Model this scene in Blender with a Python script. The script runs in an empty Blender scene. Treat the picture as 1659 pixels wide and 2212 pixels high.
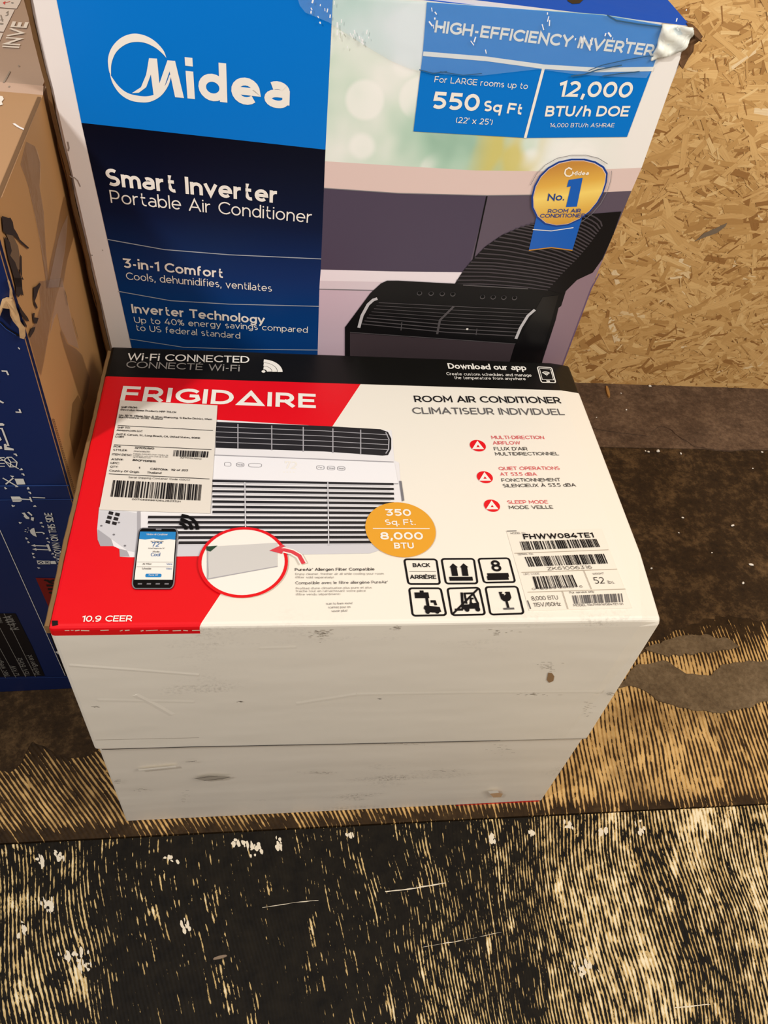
import bpy, bmesh, math, random
from mathutils import Vector, Matrix
random.seed(7)
SC = bpy.context.scene
COL = SC.collection

# ------------------------------------------------------------------ camera
F_PX, IMG_W, IMG_H = 1661.74, 1659.0, 2212.0
CAM_POS = Vector((0.19329, -0.40199, 1.15324))
PITCH, ROLL, YAW = 0.84863, 0.17355, -0.22041
CAM_R = Matrix.Rotation(YAW, 3, 'Z') @ Matrix.Rotation(math.pi/2 - PITCH, 3, 'X') @ Matrix.Rotation(ROLL, 3, 'Z')
cam = bpy.data.cameras.new('camera')
cam.sensor_fit = 'HORIZONTAL'; cam.sensor_width = 36.0; cam.lens = 36.0*F_PX/IMG_W
cam.clip_start = 0.01
cam_ob = bpy.data.objects.new('camera', cam)
cam_ob.matrix_world = Matrix.Translation(CAM_POS) @ CAM_R.to_4x4()
COL.objects.link(cam_ob); SC.camera = cam_ob

# ------------------------------------------------------------------ world, lamps, exposure
SC.view_settings.view_transform = 'Standard'; SC.view_settings.look = 'None'
SC.view_settings.gamma = 1.0; SC.view_settings.use_curve_mapping = False
SC.view_settings.exposure = -0.05
world = bpy.data.worlds.new('room_light'); SC.world = world; world.use_nodes = True
bg = world.node_tree.nodes['Background']
bg.inputs[0].default_value = (1.0, 0.88, 0.82, 1); bg.inputs[1].default_value = 0.36
def area_lamp(name, loc, aim, sx, sy, watts, col):
    l = bpy.data.lights.new(name, 'AREA'); l.shape = 'RECTANGLE'; l.size = sx; l.size_y = sy
    l.energy = watts; l.color = col
    o = bpy.data.objects.new(name, l); o.location = loc
    o.rotation_euler = (Vector(aim) - Vector(loc)).to_track_quat('-Z', 'Y').to_euler()
    COL.objects.link(o); return o
area_lamp('ceiling_lamp_left', (-0.78, -0.55, 1.95), (0.2, 0.4, 0.4), 0.08, 0.20, 20, (1.0, 0.97, 0.95))
area_lamp('ceiling_lamp_right', (1.7, -0.7, 2.2), (1.0, 1.0, 0.5), 0.9, 0.9, 41, (1.0, 0.93, 0.83))

# ------------------------------------------------------------------ materials
MATS = {}
def lin(c):
    return tuple(((v/255.0)/12.92 if v/255.0 <= 0.04045 else ((v/255.0+0.055)/1.055)**2.4) for v in c)
def mat(name, rgb, rough=0.5, spec=0.4, bump=0.0, bscale=40.0, mottle=0.0, mscale=30.0, alpha=1.0, coat=0.0):
    """plain surface with optional fine mottling and bump"""
    if name in MATS: return MATS[name]
    m = bpy.data.materials.new(name); m.use_nodes = True; MATS[name] = m
    nt = m.node_tree; b = nt.nodes['Principled BSDF']
    c = lin(rgb)
    b.inputs['Base Color'].default_value = (*c, 1)
    b.inputs['Roughness'].default_value = rough
    b.inputs['Specular IOR Level'].default_value = spec
    b.inputs['Coat Weight'].default_value = coat
    b.inputs['Alpha'].default_value = alpha
    m.diffuse_color = (*c, 1)
    tc = nt.nodes.new('ShaderNodeTexCoord')
    if mottle > 0:
        n = nt.nodes.new('ShaderNodeTexNoise'); n.inputs['Scale'].default_value = mscale; n.inputs['Detail'].default_value = 5
        nt.links.new(tc.outputs['Object'], n.inputs['Vector'])
        mx = nt.nodes.new('ShaderNodeMix'); mx.data_type = 'RGBA'
        mx.inputs[6].default_value = (*[v*(1-mottle) for v in c], 1); mx.inputs[7].default_value = (*[min(1, v*(1+mottle)) for v in c], 1)
        nt.links.new(n.outputs['Fac'], mx.inputs[0]); nt.links.new(mx.outputs[2], b.inputs['Base Color'])
    if bump > 0:
        n2 = nt.nodes.new('ShaderNodeTexNoise'); n2.inputs['Scale'].default_value = bscale; n2.inputs['Detail'].default_value = 3
        nt.links.new(tc.outputs['Object'], n2.inputs['Vector'])
        bp = nt.nodes.new('ShaderNodeBump'); bp.inputs['Strength'].default_value = bump; bp.inputs['Distance'].default_value = 0.004
        nt.links.new(n2.outputs['Fac'], bp.inputs['Height']); nt.links.new(bp.outputs['Normal'], b.inputs['Normal'])
    return m

class NT:
    """short-hand node builder"""
    def __init__(s, name):
        s.m = bpy.data.materials.new(name); s.m.use_nodes = True; MATS[name] = s.m
        s.t = s.m.node_tree; s.b = s.t.nodes['Principled BSDF']
    def n(s, kind, **kw):
        nd = s.t.nodes.new('ShaderNode'+kind)
        for k, v in kw.items(): setattr(nd, k, v)
        return nd
    def put(s, sock, v):
        if hasattr(v, 'is_output'): s.t.links.new(v, sock)
        elif v is not None: sock.default_value = v
    def math(s, op, a, b=None, c=None, clamp=False):
        nd = s.n('Math', operation=op, use_clamp=clamp)
        for i, v in enumerate((a, b, c)):
            if v is not None: s.put(nd.inputs[i], v)
        return nd.outputs[0]
    def noise(s, vec, scale, detail=4, rough=0.5, dist=0.0):
        nd = s.n('TexNoise'); s.put(nd.inputs['Vector'], vec); nd.inputs['Scale'].default_value = scale
        nd.inputs['Detail'].default_value = detail; nd.inputs['Roughness'].default_value = rough; nd.inputs['Distortion'].default_value = dist
        return nd.outputs['Fac']
    def xyz(s, x, y, z=0.0):
        nd = s.n('CombineXYZ'); s.put(nd.inputs[0], x); s.put(nd.inputs[1], y); s.put(nd.inputs[2], z); return nd.outputs[0]
    def sep(s, v):
        nd = s.n('SeparateXYZ'); s.put(nd.inputs[0], v); return nd.outputs
    def ramp(s, f, stops, interp='LINEAR'):
        nd = s.n('ValToRGB'); s.put(nd.inputs[0], f); cr = nd.color_ramp; cr.interpolation = interp
        while len(cr.elements) < len(stops): cr.elements.new(0.5)
        for e, (p, c) in zip(cr.elements, stops):
            e.position = p; e.color = (*(lin(c) if len(c) == 3 else c[:3]), 1)
        return nd.outputs[0]
    def mix(s, f, a, b):
        nd = s.n('Mix', data_type='RGBA'); s.put(nd.inputs[0], f)
        for i, v in ((6, a), (7, b)): s.put(nd.inputs[i], (*lin(v), 1) if isinstance(v, tuple) and len(v) == 3 else v)
        return nd.outputs[2]
    def smooth(s, v, lo, hi):
        nd = s.n('MapRange', interpolation_type='SMOOTHSTEP'); s.put(nd.inputs[0], v)
        s.put(nd.inputs[1], lo); s.put(nd.inputs[2], hi); return nd.outputs[0]
    def bump(s, h, strength=0.5, dist=0.002):
        nd = s.n('Bump'); nd.inputs['Strength'].default_value = strength; nd.inputs['Distance'].default_value = dist
        s.put(nd.inputs['Height'], h); s.t.links.new(nd.outputs[0], s.b.inputs['Normal'])

# ------------------------------------------------------------------ objects
def link(name, bm, mats, parent=None, smooth=False):
    me = bpy.data.meshes.new(name); bm.to_mesh(me); bm.free()
    for m in (mats if isinstance(mats, (list, tuple)) else [mats]): me.materials.append(m)
    if smooth:
        for p in me.polygons: p.use_smooth = True
    o = bpy.data.objects.new(name, me); COL.objects.link(o)
    if parent: o.parent = parent
    return o
def tag(o, label=None, cat=None, group=None, kind=None):
    for k, v in (('label', label), ('category', cat), ('group', group), ('kind', kind)):
        if v: o[k] = v
    return o
def empty(name, loc, rz, label, cat, group=None):
    o = bpy.data.objects.new(name, None); COL.objects.link(o)
    o.location = loc; o.rotation_euler = (0, 0, rz); o.empty_display_size = 0.1
    return tag(o, label, cat, group)
def box_bm(bm, corners, mi=0):
    """corners: 4 bottom then 4 top, counter-clockwise"""
    v = [bm.verts.new(c) for c in corners]; fs = []
    for q in ((3, 2, 1, 0), (4, 5, 6, 7), (0, 1, 5, 4), (1, 2, 6, 5), (2, 3, 7, 6), (3, 0, 4, 7)):
        f = bm.faces.new([v[i] for i in q]); f.material_index = mi; fs.append(f)
    return v, fs

# ------------------------------------------------------------------ printed faces
def ray_plane(x, y, origin, normal):
    d = CAM_R @ Vector(((x - IMG_W/2)/F_PX, -(y - IMG_H/2)/F_PX, -1))
    return CAM_POS + d*((origin - CAM_POS).dot(normal)/d.dot(normal))
class Face:
    """a plane of a carton; at(x, y) turns a point measured on the reference into (u, v) metres on that plane"""
    def __init__(s, M, O, U, V):
        s.O, s.U, s.V = Vector(O), Vector(U).normalized(), Vector(V).normalized()
        s.N = s.U.cross(s.V); s.M = M
        s.wo = M @ s.O; r = M.to_3x3(); s.wu, s.wv, s.wn = r @ s.U, r @ s.V, r @ s.N
    def at(s, x, y):
        d = ray_plane(x, y, s.wo, s.wn) - s.wo
        return (d.dot(s.wu), d.dot(s.wv))
    def p3(s, u, v, h=0.0): return s.O + s.U*u + s.V*v + s.N*h
LAY = 0.0003
class Print:
    """collects flat printed shapes on a Face and links them as one part"""
    def __init__(s, face, base=1, warp=None):
        s.f = face; s.bm = bmesh.new(); s.uv = s.bm.loops.layers.uv.new('UVMap'); s.mats = []; s.base = base; s.warp = warp; s.k = 0
    def mi(s, m):
        if m not in s.mats: s.mats.append(m)
        return s.mats.index(m)
    def poly2(s, pts, m, lay=0):
        s.k += 1; h = (s.base + lay)*LAY + (s.k % 50)*4e-6   # overlapping strokes never share a plane
        vs = [s.bm.verts.new(s.f.p3(u, v, h + (s.warp(u, v) if s.warp else 0))) for u, v in pts]
        try: f = s.bm.faces.new(vs)
        except ValueError: return
        f.material_index = s.mi(m); f.normal_update()
        if f.normal.dot(s.f.N) < 0: f.normal_flip()
        for l in f.loops:
            d = l.vert.co - s.f.O; l[s.uv].uv = (d.dot(s.f.U), d.dot(s.f.V))
    def poly(s, px, m, lay=0): s.poly2([s.f.at(*p) for p in px], m, lay)
    def ribbon2(s, pts, w, m, lay=0, cap=0.0, closed=False):
        P = [Vector((p[0], p[1])) for p in pts]
        Q = [P[0]]
        for p in P[1:]:
            if (p - Q[-1]).length > 1e-7: Q.append(p)
        if closed and len(Q) > 2 and (Q[0]-Q[-1]).length < 1e-7: Q.pop()
        n = len(Q)
        if n < 2: return
        if not closed and cap:
            c0, c1_ = cap if isinstance(cap, tuple) else (cap, cap)
            a = (Q[0]-Q[1]).normalized(); b = (Q[-1]-Q[-2]).normalized()
            Q[0] = Q[0]+a*c0; Q[-1] = Q[-1]+b*c1_
        L, R = [], []
        for i in range(n):
            if closed: d0 = (Q[i]-Q[i-1]).normalized(); d1 = (Q[(i+1) % n]-Q[i]).normalized()
            else:
                d0 = (Q[i]-Q[i-1]).normalized() if i else (Q[1]-Q[0]).normalized()
                d1 = (Q[i+1]-Q[i]).normalized() if i < n-1 else d0
            n0, n1 = Vector((-d0.y, d0.x)), Vector((-d1.y, d1.x))
            mt = n0+n1
            if mt.length < 0.2: mt = n1
            mt.normalize(); k = (w/2)/max(0.38, mt.dot(n1))
            L.append(Q[i]+mt*k); R.append(Q[i]-mt*k)
        for i in range(n if closed else n-1):
            j = (i+1) % n
            s.poly2([L[i], R[i], R[j], L[j]], m, lay)
    def line(s, px, w, m, lay=0, closed=False, cap=0.0):
        """w in metres"""
        s.ribbon2([s.f.at(*p) for p in px], w, m, lay, cap, closed)
    def disc(s, cx, cy, rpx, m, lay=0, n=40, inner=None):
        c = s.f.at(cx, cy); e = s.f.at(cx+rpx, cy); r = math.hypot(e[0]-c[0], e[1]-c[1])
        P = [(c[0]+r*math.cos(2*math.pi*i/n), c[1]+r*math.sin(2*math.pi*i/n)) for i in range(n)]
        if inner is None: s.poly2(P, m, lay)
        else:
            e = s.f.at(cx+inner, cy); q = math.hypot(e[0]-c[0], e[1]-c[1])
            s.ribbon2([(c[0]+(r+q)/2*math.cos(2*math.pi*i/n), c[1]+(r+q)/2*math.sin(2*math.pi*i/n)) for i in range(n)], abs(r-q), m, lay, 0, True)
    def quad(s, a, b, c, d):
        """map unit square (0,0)=a lower left, b lower right, c upper right, d upper left (reference points) on to the face"""
        A, B, C, D = [Vector(s.f.at(*p)) for p in (a, b, c, d)]
        return lambda x, y: tuple((A*(1-x)+B*x)*(1-y) + (D*(1-x)+C*x)*y)
    def upoly(s, q, pts, m, lay=0): s.poly2([q(*p) for p in pts], m, lay)
    def uline(s, q, pts, w, m, lay=0, closed=False, cap=0.0): s.ribbon2([q(*p) for p in pts], w, m, lay, cap, closed)
    def text(s, body, p0, p1, cap, m, w=0.13, lay=1, track=0.0):
        """p0 -> p1: baseline from the first to the last letter; cap: capital height in pixels at p0"""
        a, b = Vector(s.f.at(*p0)), Vector(s.f.at(*p1))
        d = b-a; ln = d.length; d.normalize(); nrm = Vector((-d.y, d.x))
        dp = Vector((p1[0]-p0[0], p1[1]-p0[1])).normalized(); up = Vector((dp.y, -dp.x))
        mid = ((p0[0]+p1[0])/2, (p0[1]+p1[1])/2)
        t = Vector(s.f.at(mid[0]+up.x*cap, mid[1]+up.y*cap)) - Vector(s.f.at(*mid))
        s.text2(body, a, d, nrm, ln, abs(t.dot(nrm)), m, w, lay, track)
    def text2(s, body, a, d, nrm, ln, h, m, w, lay, track=0.0):
        gap = 0.125 + track - 0.02*(w > 0.16)
        tot = sum(glyph_w(ch, w) + gap for ch in body) - gap
        sx = ln/tot; x = 0.0
        # keep stroke width even: ribbons are drawn in a space scaled by h, then squeezed to length
        wd = w*h*0.5*(1 + min(1.25, sx/h))
        for ch in body:
            for path, closed, capd in glyph_paths(ch, w):
                pts = [a + d*((x+px)*sx) + nrm*(py*h) for px, py in path]
                s.ribbon2(pts, wd, m, lay, (wd/2*capd[0], wd/2*capd[1]), closed)
            x += glyph_w(ch, w) + gap
    def bars(s, q, m, n=60, lay=1, seed=1):
        n *= 1.9
        rnd = random.Random(seed); x = 0.0; ws = []
        while x < 1.0:
            b = rnd.choice((1, 1, 2, 2, 3))/n; g = rnd.choice((1, 1, 2, 3))/n
            ws.append((x, min(1.0, x+b))); x += b+g
        for x0, x1 in ws: s.upoly(q, [(x0, 0), (x1, 0), (x1, 1), (x0, 1)], m, lay)
    def done(s, name, parent, label=None):
        o = link(name, s.bm, s.mats, parent)
        if label: o['label'] = label
        return o
def rrect(x0, y0, x1, y1, r, n=5):
    P = []
    for cx, cy, a in ((x1-r, y0+r, -90), (x1-r, y1-r, 0), (x0+r, y1-r, 90), (x0+r, y0+r, 180)):
        for i in range(n+1):
            t = math.radians(a+90*i/n); P.append((cx+r*math.cos(t), cy+r*math.sin(t)))
    return P

# ------------------------------------------------------------------ a geometric sans drawn with strokes
# M x y / L x y / A cx cy rx ry a0 a1 / Z (close) ; a second letter b after M means butt ends
XH = 0.74
GL = {
'A': (.86, 'M 0 0 L .43 1 L .86 0 Mb .13 .3 L .73 .3'), 'B': (.68, 'M 0 0 L 0 1 L .36 1 A .38 .755 .26 .245 90 -90 L 0 .51 M .36 .51 A .4 .255 .28 .255 90 -90 L 0 0'),
'C': (.80, 'Mb .74 .83 A .5 .5 .5 .5 42 318'), 'D': (.80, 'M 0 0 L 0 1 L .32 1 A .32 .5 .48 .5 90 -90 L 0 0'),
'E': (.60, 'M .6 1 L 0 1 L 0 0 L .6 0 M 0 .51 L .53 .51'), 'F': (.58, 'M .58 1 L 0 1 L 0 0 M 0 .48 L .52 .48'),
'G': (.84, 'Mb .76 .84 A .5 .5 .5 .5 42 325 L .84 .5 L .52 .5'), 'H': (.72, 'M 0 0 L 0 1 M .72 0 L .72 1 M 0 .5 L .72 .5'),
'I': (.0, 'M 0 0 L 0 1'), 'J': (.5, 'M .5 1 L .5 .3 A .25 .28 .25 .28 0 -150'), 'K': (.68, 'M 0 0 L 0 1 M .66 1 L 0 .36 M .24 .58 L .68 0'),
'L': (.55, 'M 0 1 L 0 0 L .55 0'), 'M': (.86, 'M 0 0 L 0 1 L .43 .3 L .86 1 L .86 0'), 'N': (.74, 'M 0 0 L 0 1 L .74 0 L .74 1'),
'O': (1.0, 'M 1 .5 A .5 .5 .5 .5 0 360 Z'), 'P': (.64, 'M 0 0 L 0 1 L .36 1 A .36 .68 .28 .32 90 -90 L 0 .36'),
'Q': (1.0, 'M 1 .5 A .5 .5 .5 .5 0 360 Z M .6 .22 L .95 -.06'), 'R': (.66, 'M 0 0 L 0 1 L .36 1 A .36 .69 .28 .31 90 -90 L 0 .38 M .36 .38 L .66 0'),
'S': (.62, 'Mb .58 .86 A .31 .745 .29 .255 45 270 A .31 .25 .31 .25 90 -135'), 'T': (.68, 'M 0 1 L .68 1 M .34 1 L .34 0'),
'U': (.72, 'M 0 1 L 0 .36 A .36 .36 .36 .36 180 360 L .72 1'), 'V': (.84, 'M 0 1 L .42 0 L .84 1'), 'W': (1.24, 'M 0 1 L .32 0 L .62 1 L .92 0 L 1.24 1'),
'X': (.74, 'M 0 1 L .74 0 M .74 1 L 0 0'), 'Y': (.76, 'M 0 1 L .38 .45 L .38 0 M .76 1 L .38 .45'), 'Z': (.66, 'M 0 1 L .66 1 L 0 0 L .66 0'),
'^': (.98, 'M 0 0 L .49 1 L .98 0 Z'),
'0': (.68, 'M .68 .5 A .34 .5 .34 .5 0 360 Z'), '1': (.24, 'M 0 .88 L .24 1 L .24 0'), '2': (.62, 'Mb .02 .84 A .31 .7 .29 .3 150 -38 L 0 0 L .62 0'),
'3': (.62, 'M .02 1 L .58 1 L .28 .58 A .28 .29 .33 .29 90 -145'), '4': (.72, 'M .42 1 L 0 .26 L .72 .26 M .53 .5 L .53 0'),
'5': (.62, 'M .56 1 L .1 1 L .06 .58 L .28 .6 A .28 .3 .33 .3 90 -140'), '6': (.66, 'M .66 .31 A .33 .31 .33 .31 0 360 Z Mb .6 .92 A .42 .42 .42 .58 65 190'),
'7': (.62, 'M 0 .8 L 0 1 L .62 1 L .22 0'), '8': (.64, 'M .6 .76 A .32 .76 .28 .24 0 360 Z M .64 .27 A .32 .27 .32 .27 0 360 Z'),
'9': (.66, 'M .66 .69 A .33 .69 .33 .31 0 360 Z Mb .06 .08 A .24 .58 .42 .58 245 370'),
'a': (.54, 'Mb .06 .62 A .28 .5 .26 .24 130 0 L .54 0 M .54 .42 L .27 .42 A .27 .21 .27 .21 90 270 A .3 .2 .24 .2 270 345'),
'b': (.62, 'M 0 1.05 L 0 0 M .62 .37 A .31 .37 .31 .37 0 360 Z'), 'c': (.56, 'Mb .54 .6 A .34 .37 .34 .37 45 315'),
'd': (.62, 'M .62 1.05 L .62 0 M .62 .37 A .31 .37 .31 .37 0 360 Z'), 'e': (.64, 'M .02 .37 L .64 .37 A .32 .37 .32 .37 0 315'),
'f': (.36, 'M .1 0 L .1 .82 A .32 .82 .22 .23 180 80 Mb 0 .7 L .34 .7'), 'g': (.62, 'M .62 .37 A .31 .37 .31 .37 0 360 Z M .62 .74 L .62 .02 A .31 .02 .31 .28 0 -145'),
'h': (.56, 'M 0 1.05 L 0 0 M 0 .4 A .28 .42 .28 .32 180 0 L .56 0'), 'i': (.0, 'M 0 0 L 0 .74 D 0 .87'), 'j': (.16, 'M .16 .74 L .16 -.1 A 0 -.1 .16 .17 0 -90 D .16 .87'),
'k': (.52, 'M 0 1.05 L 0 0 M .5 .74 L 0 .26 M .2 .45 L .52 0'), 'l': (.0, 'M 0 0 L 0 1.05'), 'm': (.96, 'M 0 0 L 0 .74 M 0 .4 A .24 .43 .24 .31 180 0 L .48 0 M .48 .4 A .72 .43 .24 .31 180 0 L .96 0'),
'n': (.56, 'M 0 0 L 0 .74 M 0 .4 A .28 .42 .28 .32 180 0 L .56 0'), 'o': (.66, 'M .66 .37 A .33 .37 .33 .37 0 360 Z'),
'p': (.62, 'M 0 -.28 L 0 .74 M .62 .37 A .31 .37 .31 .37 0 360 Z'), 'q': (.62, 'M .62 -.28 L .62 .74 M .62 .37 A .31 .37 .31 .37 0 360 Z'),
'r': (.34, 'M 0 0 L 0 .74 M 0 .4 A .3 .42 .3 .32 180 80'), 's': (.46, 'Mb .44 .64 A .23 .555 .21 .185 50 270 A .23 .185 .23 .185 90 -130'),
't': (.38, 'M .12 .98 L .12 .2 A .34 .22 .22 .22 180 290 Mb 0 .7 L .36 .7'), 'u': (.56, 'M 0 .74 L 0 .3 A .28 .3 .28 .3 180 360 M .56 0 L .56 .74'),
'v': (.58, 'M 0 .74 L .29 0 L .58 .74'), 'w': (.9, 'M 0 .74 L .23 0 L .45 .72 L .67 0 L .9 .74'), 'x': (.54, 'M 0 .74 L .54 0 M .54 .74 L 0 0'),
'y': (.58, 'M 0 .74 L .29 0 M .58 .74 L .24 -.14 A .06 -.1 .18 .18 -20 -90'), 'z': (.5, 'M 0 .74 L .5 .74 L 0 0 L .5 0'),
' ': (.36, ''), '.': (.0, 'D 0 0'), ',': (.04, 'M .04 .02 L 0 -.16'), ':': (.0, 'D 0 0 D 0 .56'), '-': (.3, 'Mb 0 .38 L .3 .38'),
'/': (.46, 'Mb 0 -.1 L .46 1.05'), "'": (.0, 'Mb 0 .7 L 0 1.05'), '(': (.16, 'Mb .16 1.08 A .5 .45 .5 .75 140 220'), ')': (.16, 'Mb 0 1.08 A -.34 .45 .5 .75 40 -40'),
'#': (.6, 'Mb .2 0 L .26 1 Mb .42 0 L .48 1 Mb 0 .34 L .6 .34 Mb 0 .68 L .6 .68'), '%': (.8, 'M .34 .78 A .17 .78 .17 .2 0 360 Z M .8 .2 A .63 .2 .17 .2 0 360 Z Mb .16 0 L .64 1'),
'o_': (.3, 'M .3 .85 A .15 .85 .15 .15 0 360 Z'), '!': (.0, 'M 0 .32 L 0 1 D 0 0'), '+': (.5, 'Mb 0 .4 L .5 .4 Mb .25 .15 L .25 .65'),
}
GL['\u00b0'] = GL['o_']; GL['|'] = (.0, 'M 0 0 L 0 1')
for acc, base, extra in (('\u00c9', 'E', 'Mb .22 1.12 L .42 1.32'), ('\u00c8', 'E', 'Mb .42 1.12 L .2 1.32'), ('\u00c0', 'A', 'Mb .5 1.12 L .28 1.32'),
                         ('\u00e8', 'e', 'Mb .4 .86 L .22 1.06'), ('\u00e9', 'e', 'Mb .26 .86 L .44 1.06'), ('\u00ee', 'i', ''), ('\u00e7', 'c', 'Mb .3 0 L .24 -.2')):
    GL[acc] = (GL[base][0], GL[base][1]+' '+extra)
CACHE = {}
def glyph_w(ch, w): return GL.get(ch, GL['-'])[0] + (w if ch != ' ' else 0.0)
def glyph_paths(ch, w):
    if (ch, w) in CACHE: return CACHE[ch, w]
    wd, src = GL.get(ch, GL['-']); tk = src.split(); i = 0; out = []; cur = None
    low = ch in 'abcdefghijklmnopqrstuvwxyz\u00e8\u00e9\u00e7'
    top = XH if low else 1.0
    def fit(x, y):
        yy = w/2 + y*(top-w)/top if 0 <= y <= top else (y - w/2 if y > top else y + w/2)
        return (w/2 + x, yy)
    def flush():
        if cur and len(cur[0]) > 1: out.append((cur[0], cur[1], cur[2]))
    while i < len(tk):
        t = tk[i]
        if t in ('M', 'Mb'):
            flush(); cur = [[fit(float(tk[i+1]), float(tk[i+2]))], False, [t == 'M' and tk[i+3] == 'L', False]]; i += 3; butt = t == 'Mb'
        elif t == 'D':   # a dot
            flush(); cur = None; x_, y_ = float(tk[i+1])+w/2, float(tk[i+2]); out.append(([(x_, y_), (x_, y_+w*1.02)], False, [False, False])); i += 3
        elif t == 'L':
            cur[0].append(fit(float(tk[i+1]), float(tk[i+2]))); cur[2][1] = not butt; i += 3
        elif t == 'A':
            cx, cy, rx, ry, a0, a1 = map(float, tk[i+1:i+7]); n = max(5, int(abs(a1-a0)/18)); i += 7
            cur[2][1] = False
            if butt and len(cur[0]) == 1: cur[0] = []
            for k in range(n+1):
                a = math.radians(a0+(a1-a0)*k/n); cur[0].append(fit(cx+rx*math.cos(a), cy+ry*math.sin(a)))
        elif t == 'Z': cur[1] = True; cur[0] = cur[0][1:] if math.hypot(cur[0][0][0]-cur[0][-1][0], cur[0][0][1]-cur[0][-1][1]) < 1e-6 else cur[0]; i += 1
    flush()
    # arcs end bluntly; straight ends project by half a stroke
    res = out
    CACHE[ch, w] = res
    return res

# ------------------------------------------------------------------ setting: floor boards
WHITE = mat('chip_white', (226, 214, 190), 0.7)
def fl(x, y, z=0.0):
    p = ray_plane(x, y, Vector((0, 0, z)), Vector((0, 0, 1))); return (p.x, p.y)
Y_FRONT, Y_BACK, Y_WALL = -0.018, 0.786, 1.008

def glue_floor(name, tans, dark, chips, slope_l, slope_r, pitch, wear_lo, wear_map, rw_=0.34, warp=(0.10, 0.014), n1y=22.0, dustcol=None):
    """plywood with ridged black glue worn through to the wood"""
    k = NT(name); tc = k.n('TexCoord').outputs['Object']; X, Y, _ = k.sep(tc)
    slope = k.math('MULTIPLY_ADD', k.smooth(X, 0.05, 0.75), slope_r-slope_l, slope_l)
    big = k.math('SUBTRACT', k.noise(tc, 2.3, 2), 0.5); mid = k.math('SUBTRACT', k.noise(tc, 7.0, 2), 0.5)
    u = k.math('ADD', k.math('MULTIPLY_ADD', Y, slope, X), k.math('ADD', k.math('MULTIPLY', big, warp[0]), k.math('MULTIPLY', mid, warp[1])))
    ridge = k.math('SINE', k.math('MULTIPLY', u, 2*math.pi/pitch))
    ridge = k.math('MULTIPLY_ADD', ridge, 0.5, 0.5)
    us = k.math('MULTIPLY', u, 0.62/pitch)
    n1 = k.noise(k.xyz(us, k.math('MULTIPLY', Y, n1y)), 1.0, 3, 0.6)
    n2 = k.noise(k.xyz(k.math('MULTIPLY', u, 9.0), k.math('MULTIPLY', Y, 2.6), 3.1), 1.0, 4, 0.6)
    n3 = k.noise(tc, 70.0, 4, 0.65)
    w = wear_map(k, X, Y)
    s = k.math('ADD', k.math('MULTIPLY', ridge, rw_), k.math('MULTIPLY', n1, 1.25))
    s = k.math('ADD', s, k.math('MULTIPLY', n2, 1.05)); s = k.math('ADD', s, k.math('MULTIPLY', n3, 0.60)); s = k.math('ADD', s, w)
    n4 = k.noise(k.xyz(k.math('MULTIPLY', u, 30.0), k.math('MULTIPLY', Y, 13.0), 7.7), 1.0, 6, 0.7); s = k.math('ADD', s, k.math('MULTIPLY', k.smooth(n4, 0.56, 0.68), 0.34))
    m = k.smooth(s, wear_lo, wear_lo+0.09)
    grain = k.noise(k.xyz(k.math('MULTIPLY', X, 60.0), k.math('MULTIPLY', Y, 6.0)), 1.0, 5, 0.6)
    tan = k.ramp(k.math('MULTIPLY_ADD', n2, 0.6, k.math('MULTIPLY', grain, 0.5)), tans)
    tan = k.mix(k.smooth(k.math('ADD', s, k.math('MULTIPLY', grain, 0.3)), wear_lo+0.30, wear_lo+0.62), tan, chips)
    if dustcol: tan = k.mix(k.math('MULTIPLY', k.smooth(k.noise(tc, 11.0, 5, .65), .46, .70), .6), tan, dustcol)
    dk = k.ramp(k.noise(tc, 45.0, 4, 0.7), dark)
    c = k.mix(m, dk, tan)
    k.t.links.new(c, k.b.inputs['Base Color'])
    k.put(k.b.inputs['Roughness'], k.math('MULTIPLY_ADD', m, 0.15, 0.6)); k.b.inputs['Specular IOR Level'].default_value = 0.12
    k.bump(k.math('SUBTRACT', k.math('MULTIPLY', k.math('SUBTRACT', 1.0, m), k.math('ADD', ridge, n3)), k.math('MULTIPLY', n3, 0.2)), 0.4, 0.001)
    return k.m

def wear_front(k, X, Y):
    r = k.math('MULTIPLY', k.smooth(k.math('ADD', X, k.math('MULTIPLY', Y, -0.35)), 0.22, 0.85), 0.36)
    l = k.math('MULTIPLY', k.smooth(k.math('ADD', X, k.math('MULTIPLY', Y, 0.3)), 0.12, -0.12), 0.10)
    return k.math('ADD', r, l)
def wear_mid(k, X, Y):
    band = k.math('MULTIPLY', k.smooth(Y, 0.34, 0.22), 0.62)
    lft = k.math('MULTIPLY', k.smooth(X, 0.05, -0.02), k.math('MULTIPLY_ADD', k.smooth(Y, 0.06, 0.14), -0.25, -0.16))
    back = k.math('MULTIPLY', k.smooth(Y, 0.30, 0.42), -0.30)
    edge = k.math('MULTIPLY', k.smooth(Y, 0.012, -0.016), -0.42)
    return k.math('ADD', k.math('ADD', band, lft), k.math('ADD', back, edge))
M_front = glue_floor('worn_black_board', [(0.25, (150, 118, 66)), (0.75, (214, 186, 128))], [(0.3, (14, 11, 8)), (0.75, (32, 27, 19))],
                     (240, 226, 190), 0.33, -0.13, 0.0054, 1.97, wear_front, 0.40, (0.09, 0.010), 46.0)
M_mid = glue_floor('glue_ridged_board', [(0.25, (124, 92, 50)), (0.75, (204, 164, 102))], [(0.25, (32, 22, 12)), (0.6, (58, 42, 24)), (0.85, (84, 66, 40))],
                   (212, 176, 116), 0.80, -0.10, 0.0070, 2.20, wear_mid, 0.56, (0.05, 0.008), 34.0, (96, 68, 36))
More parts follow.
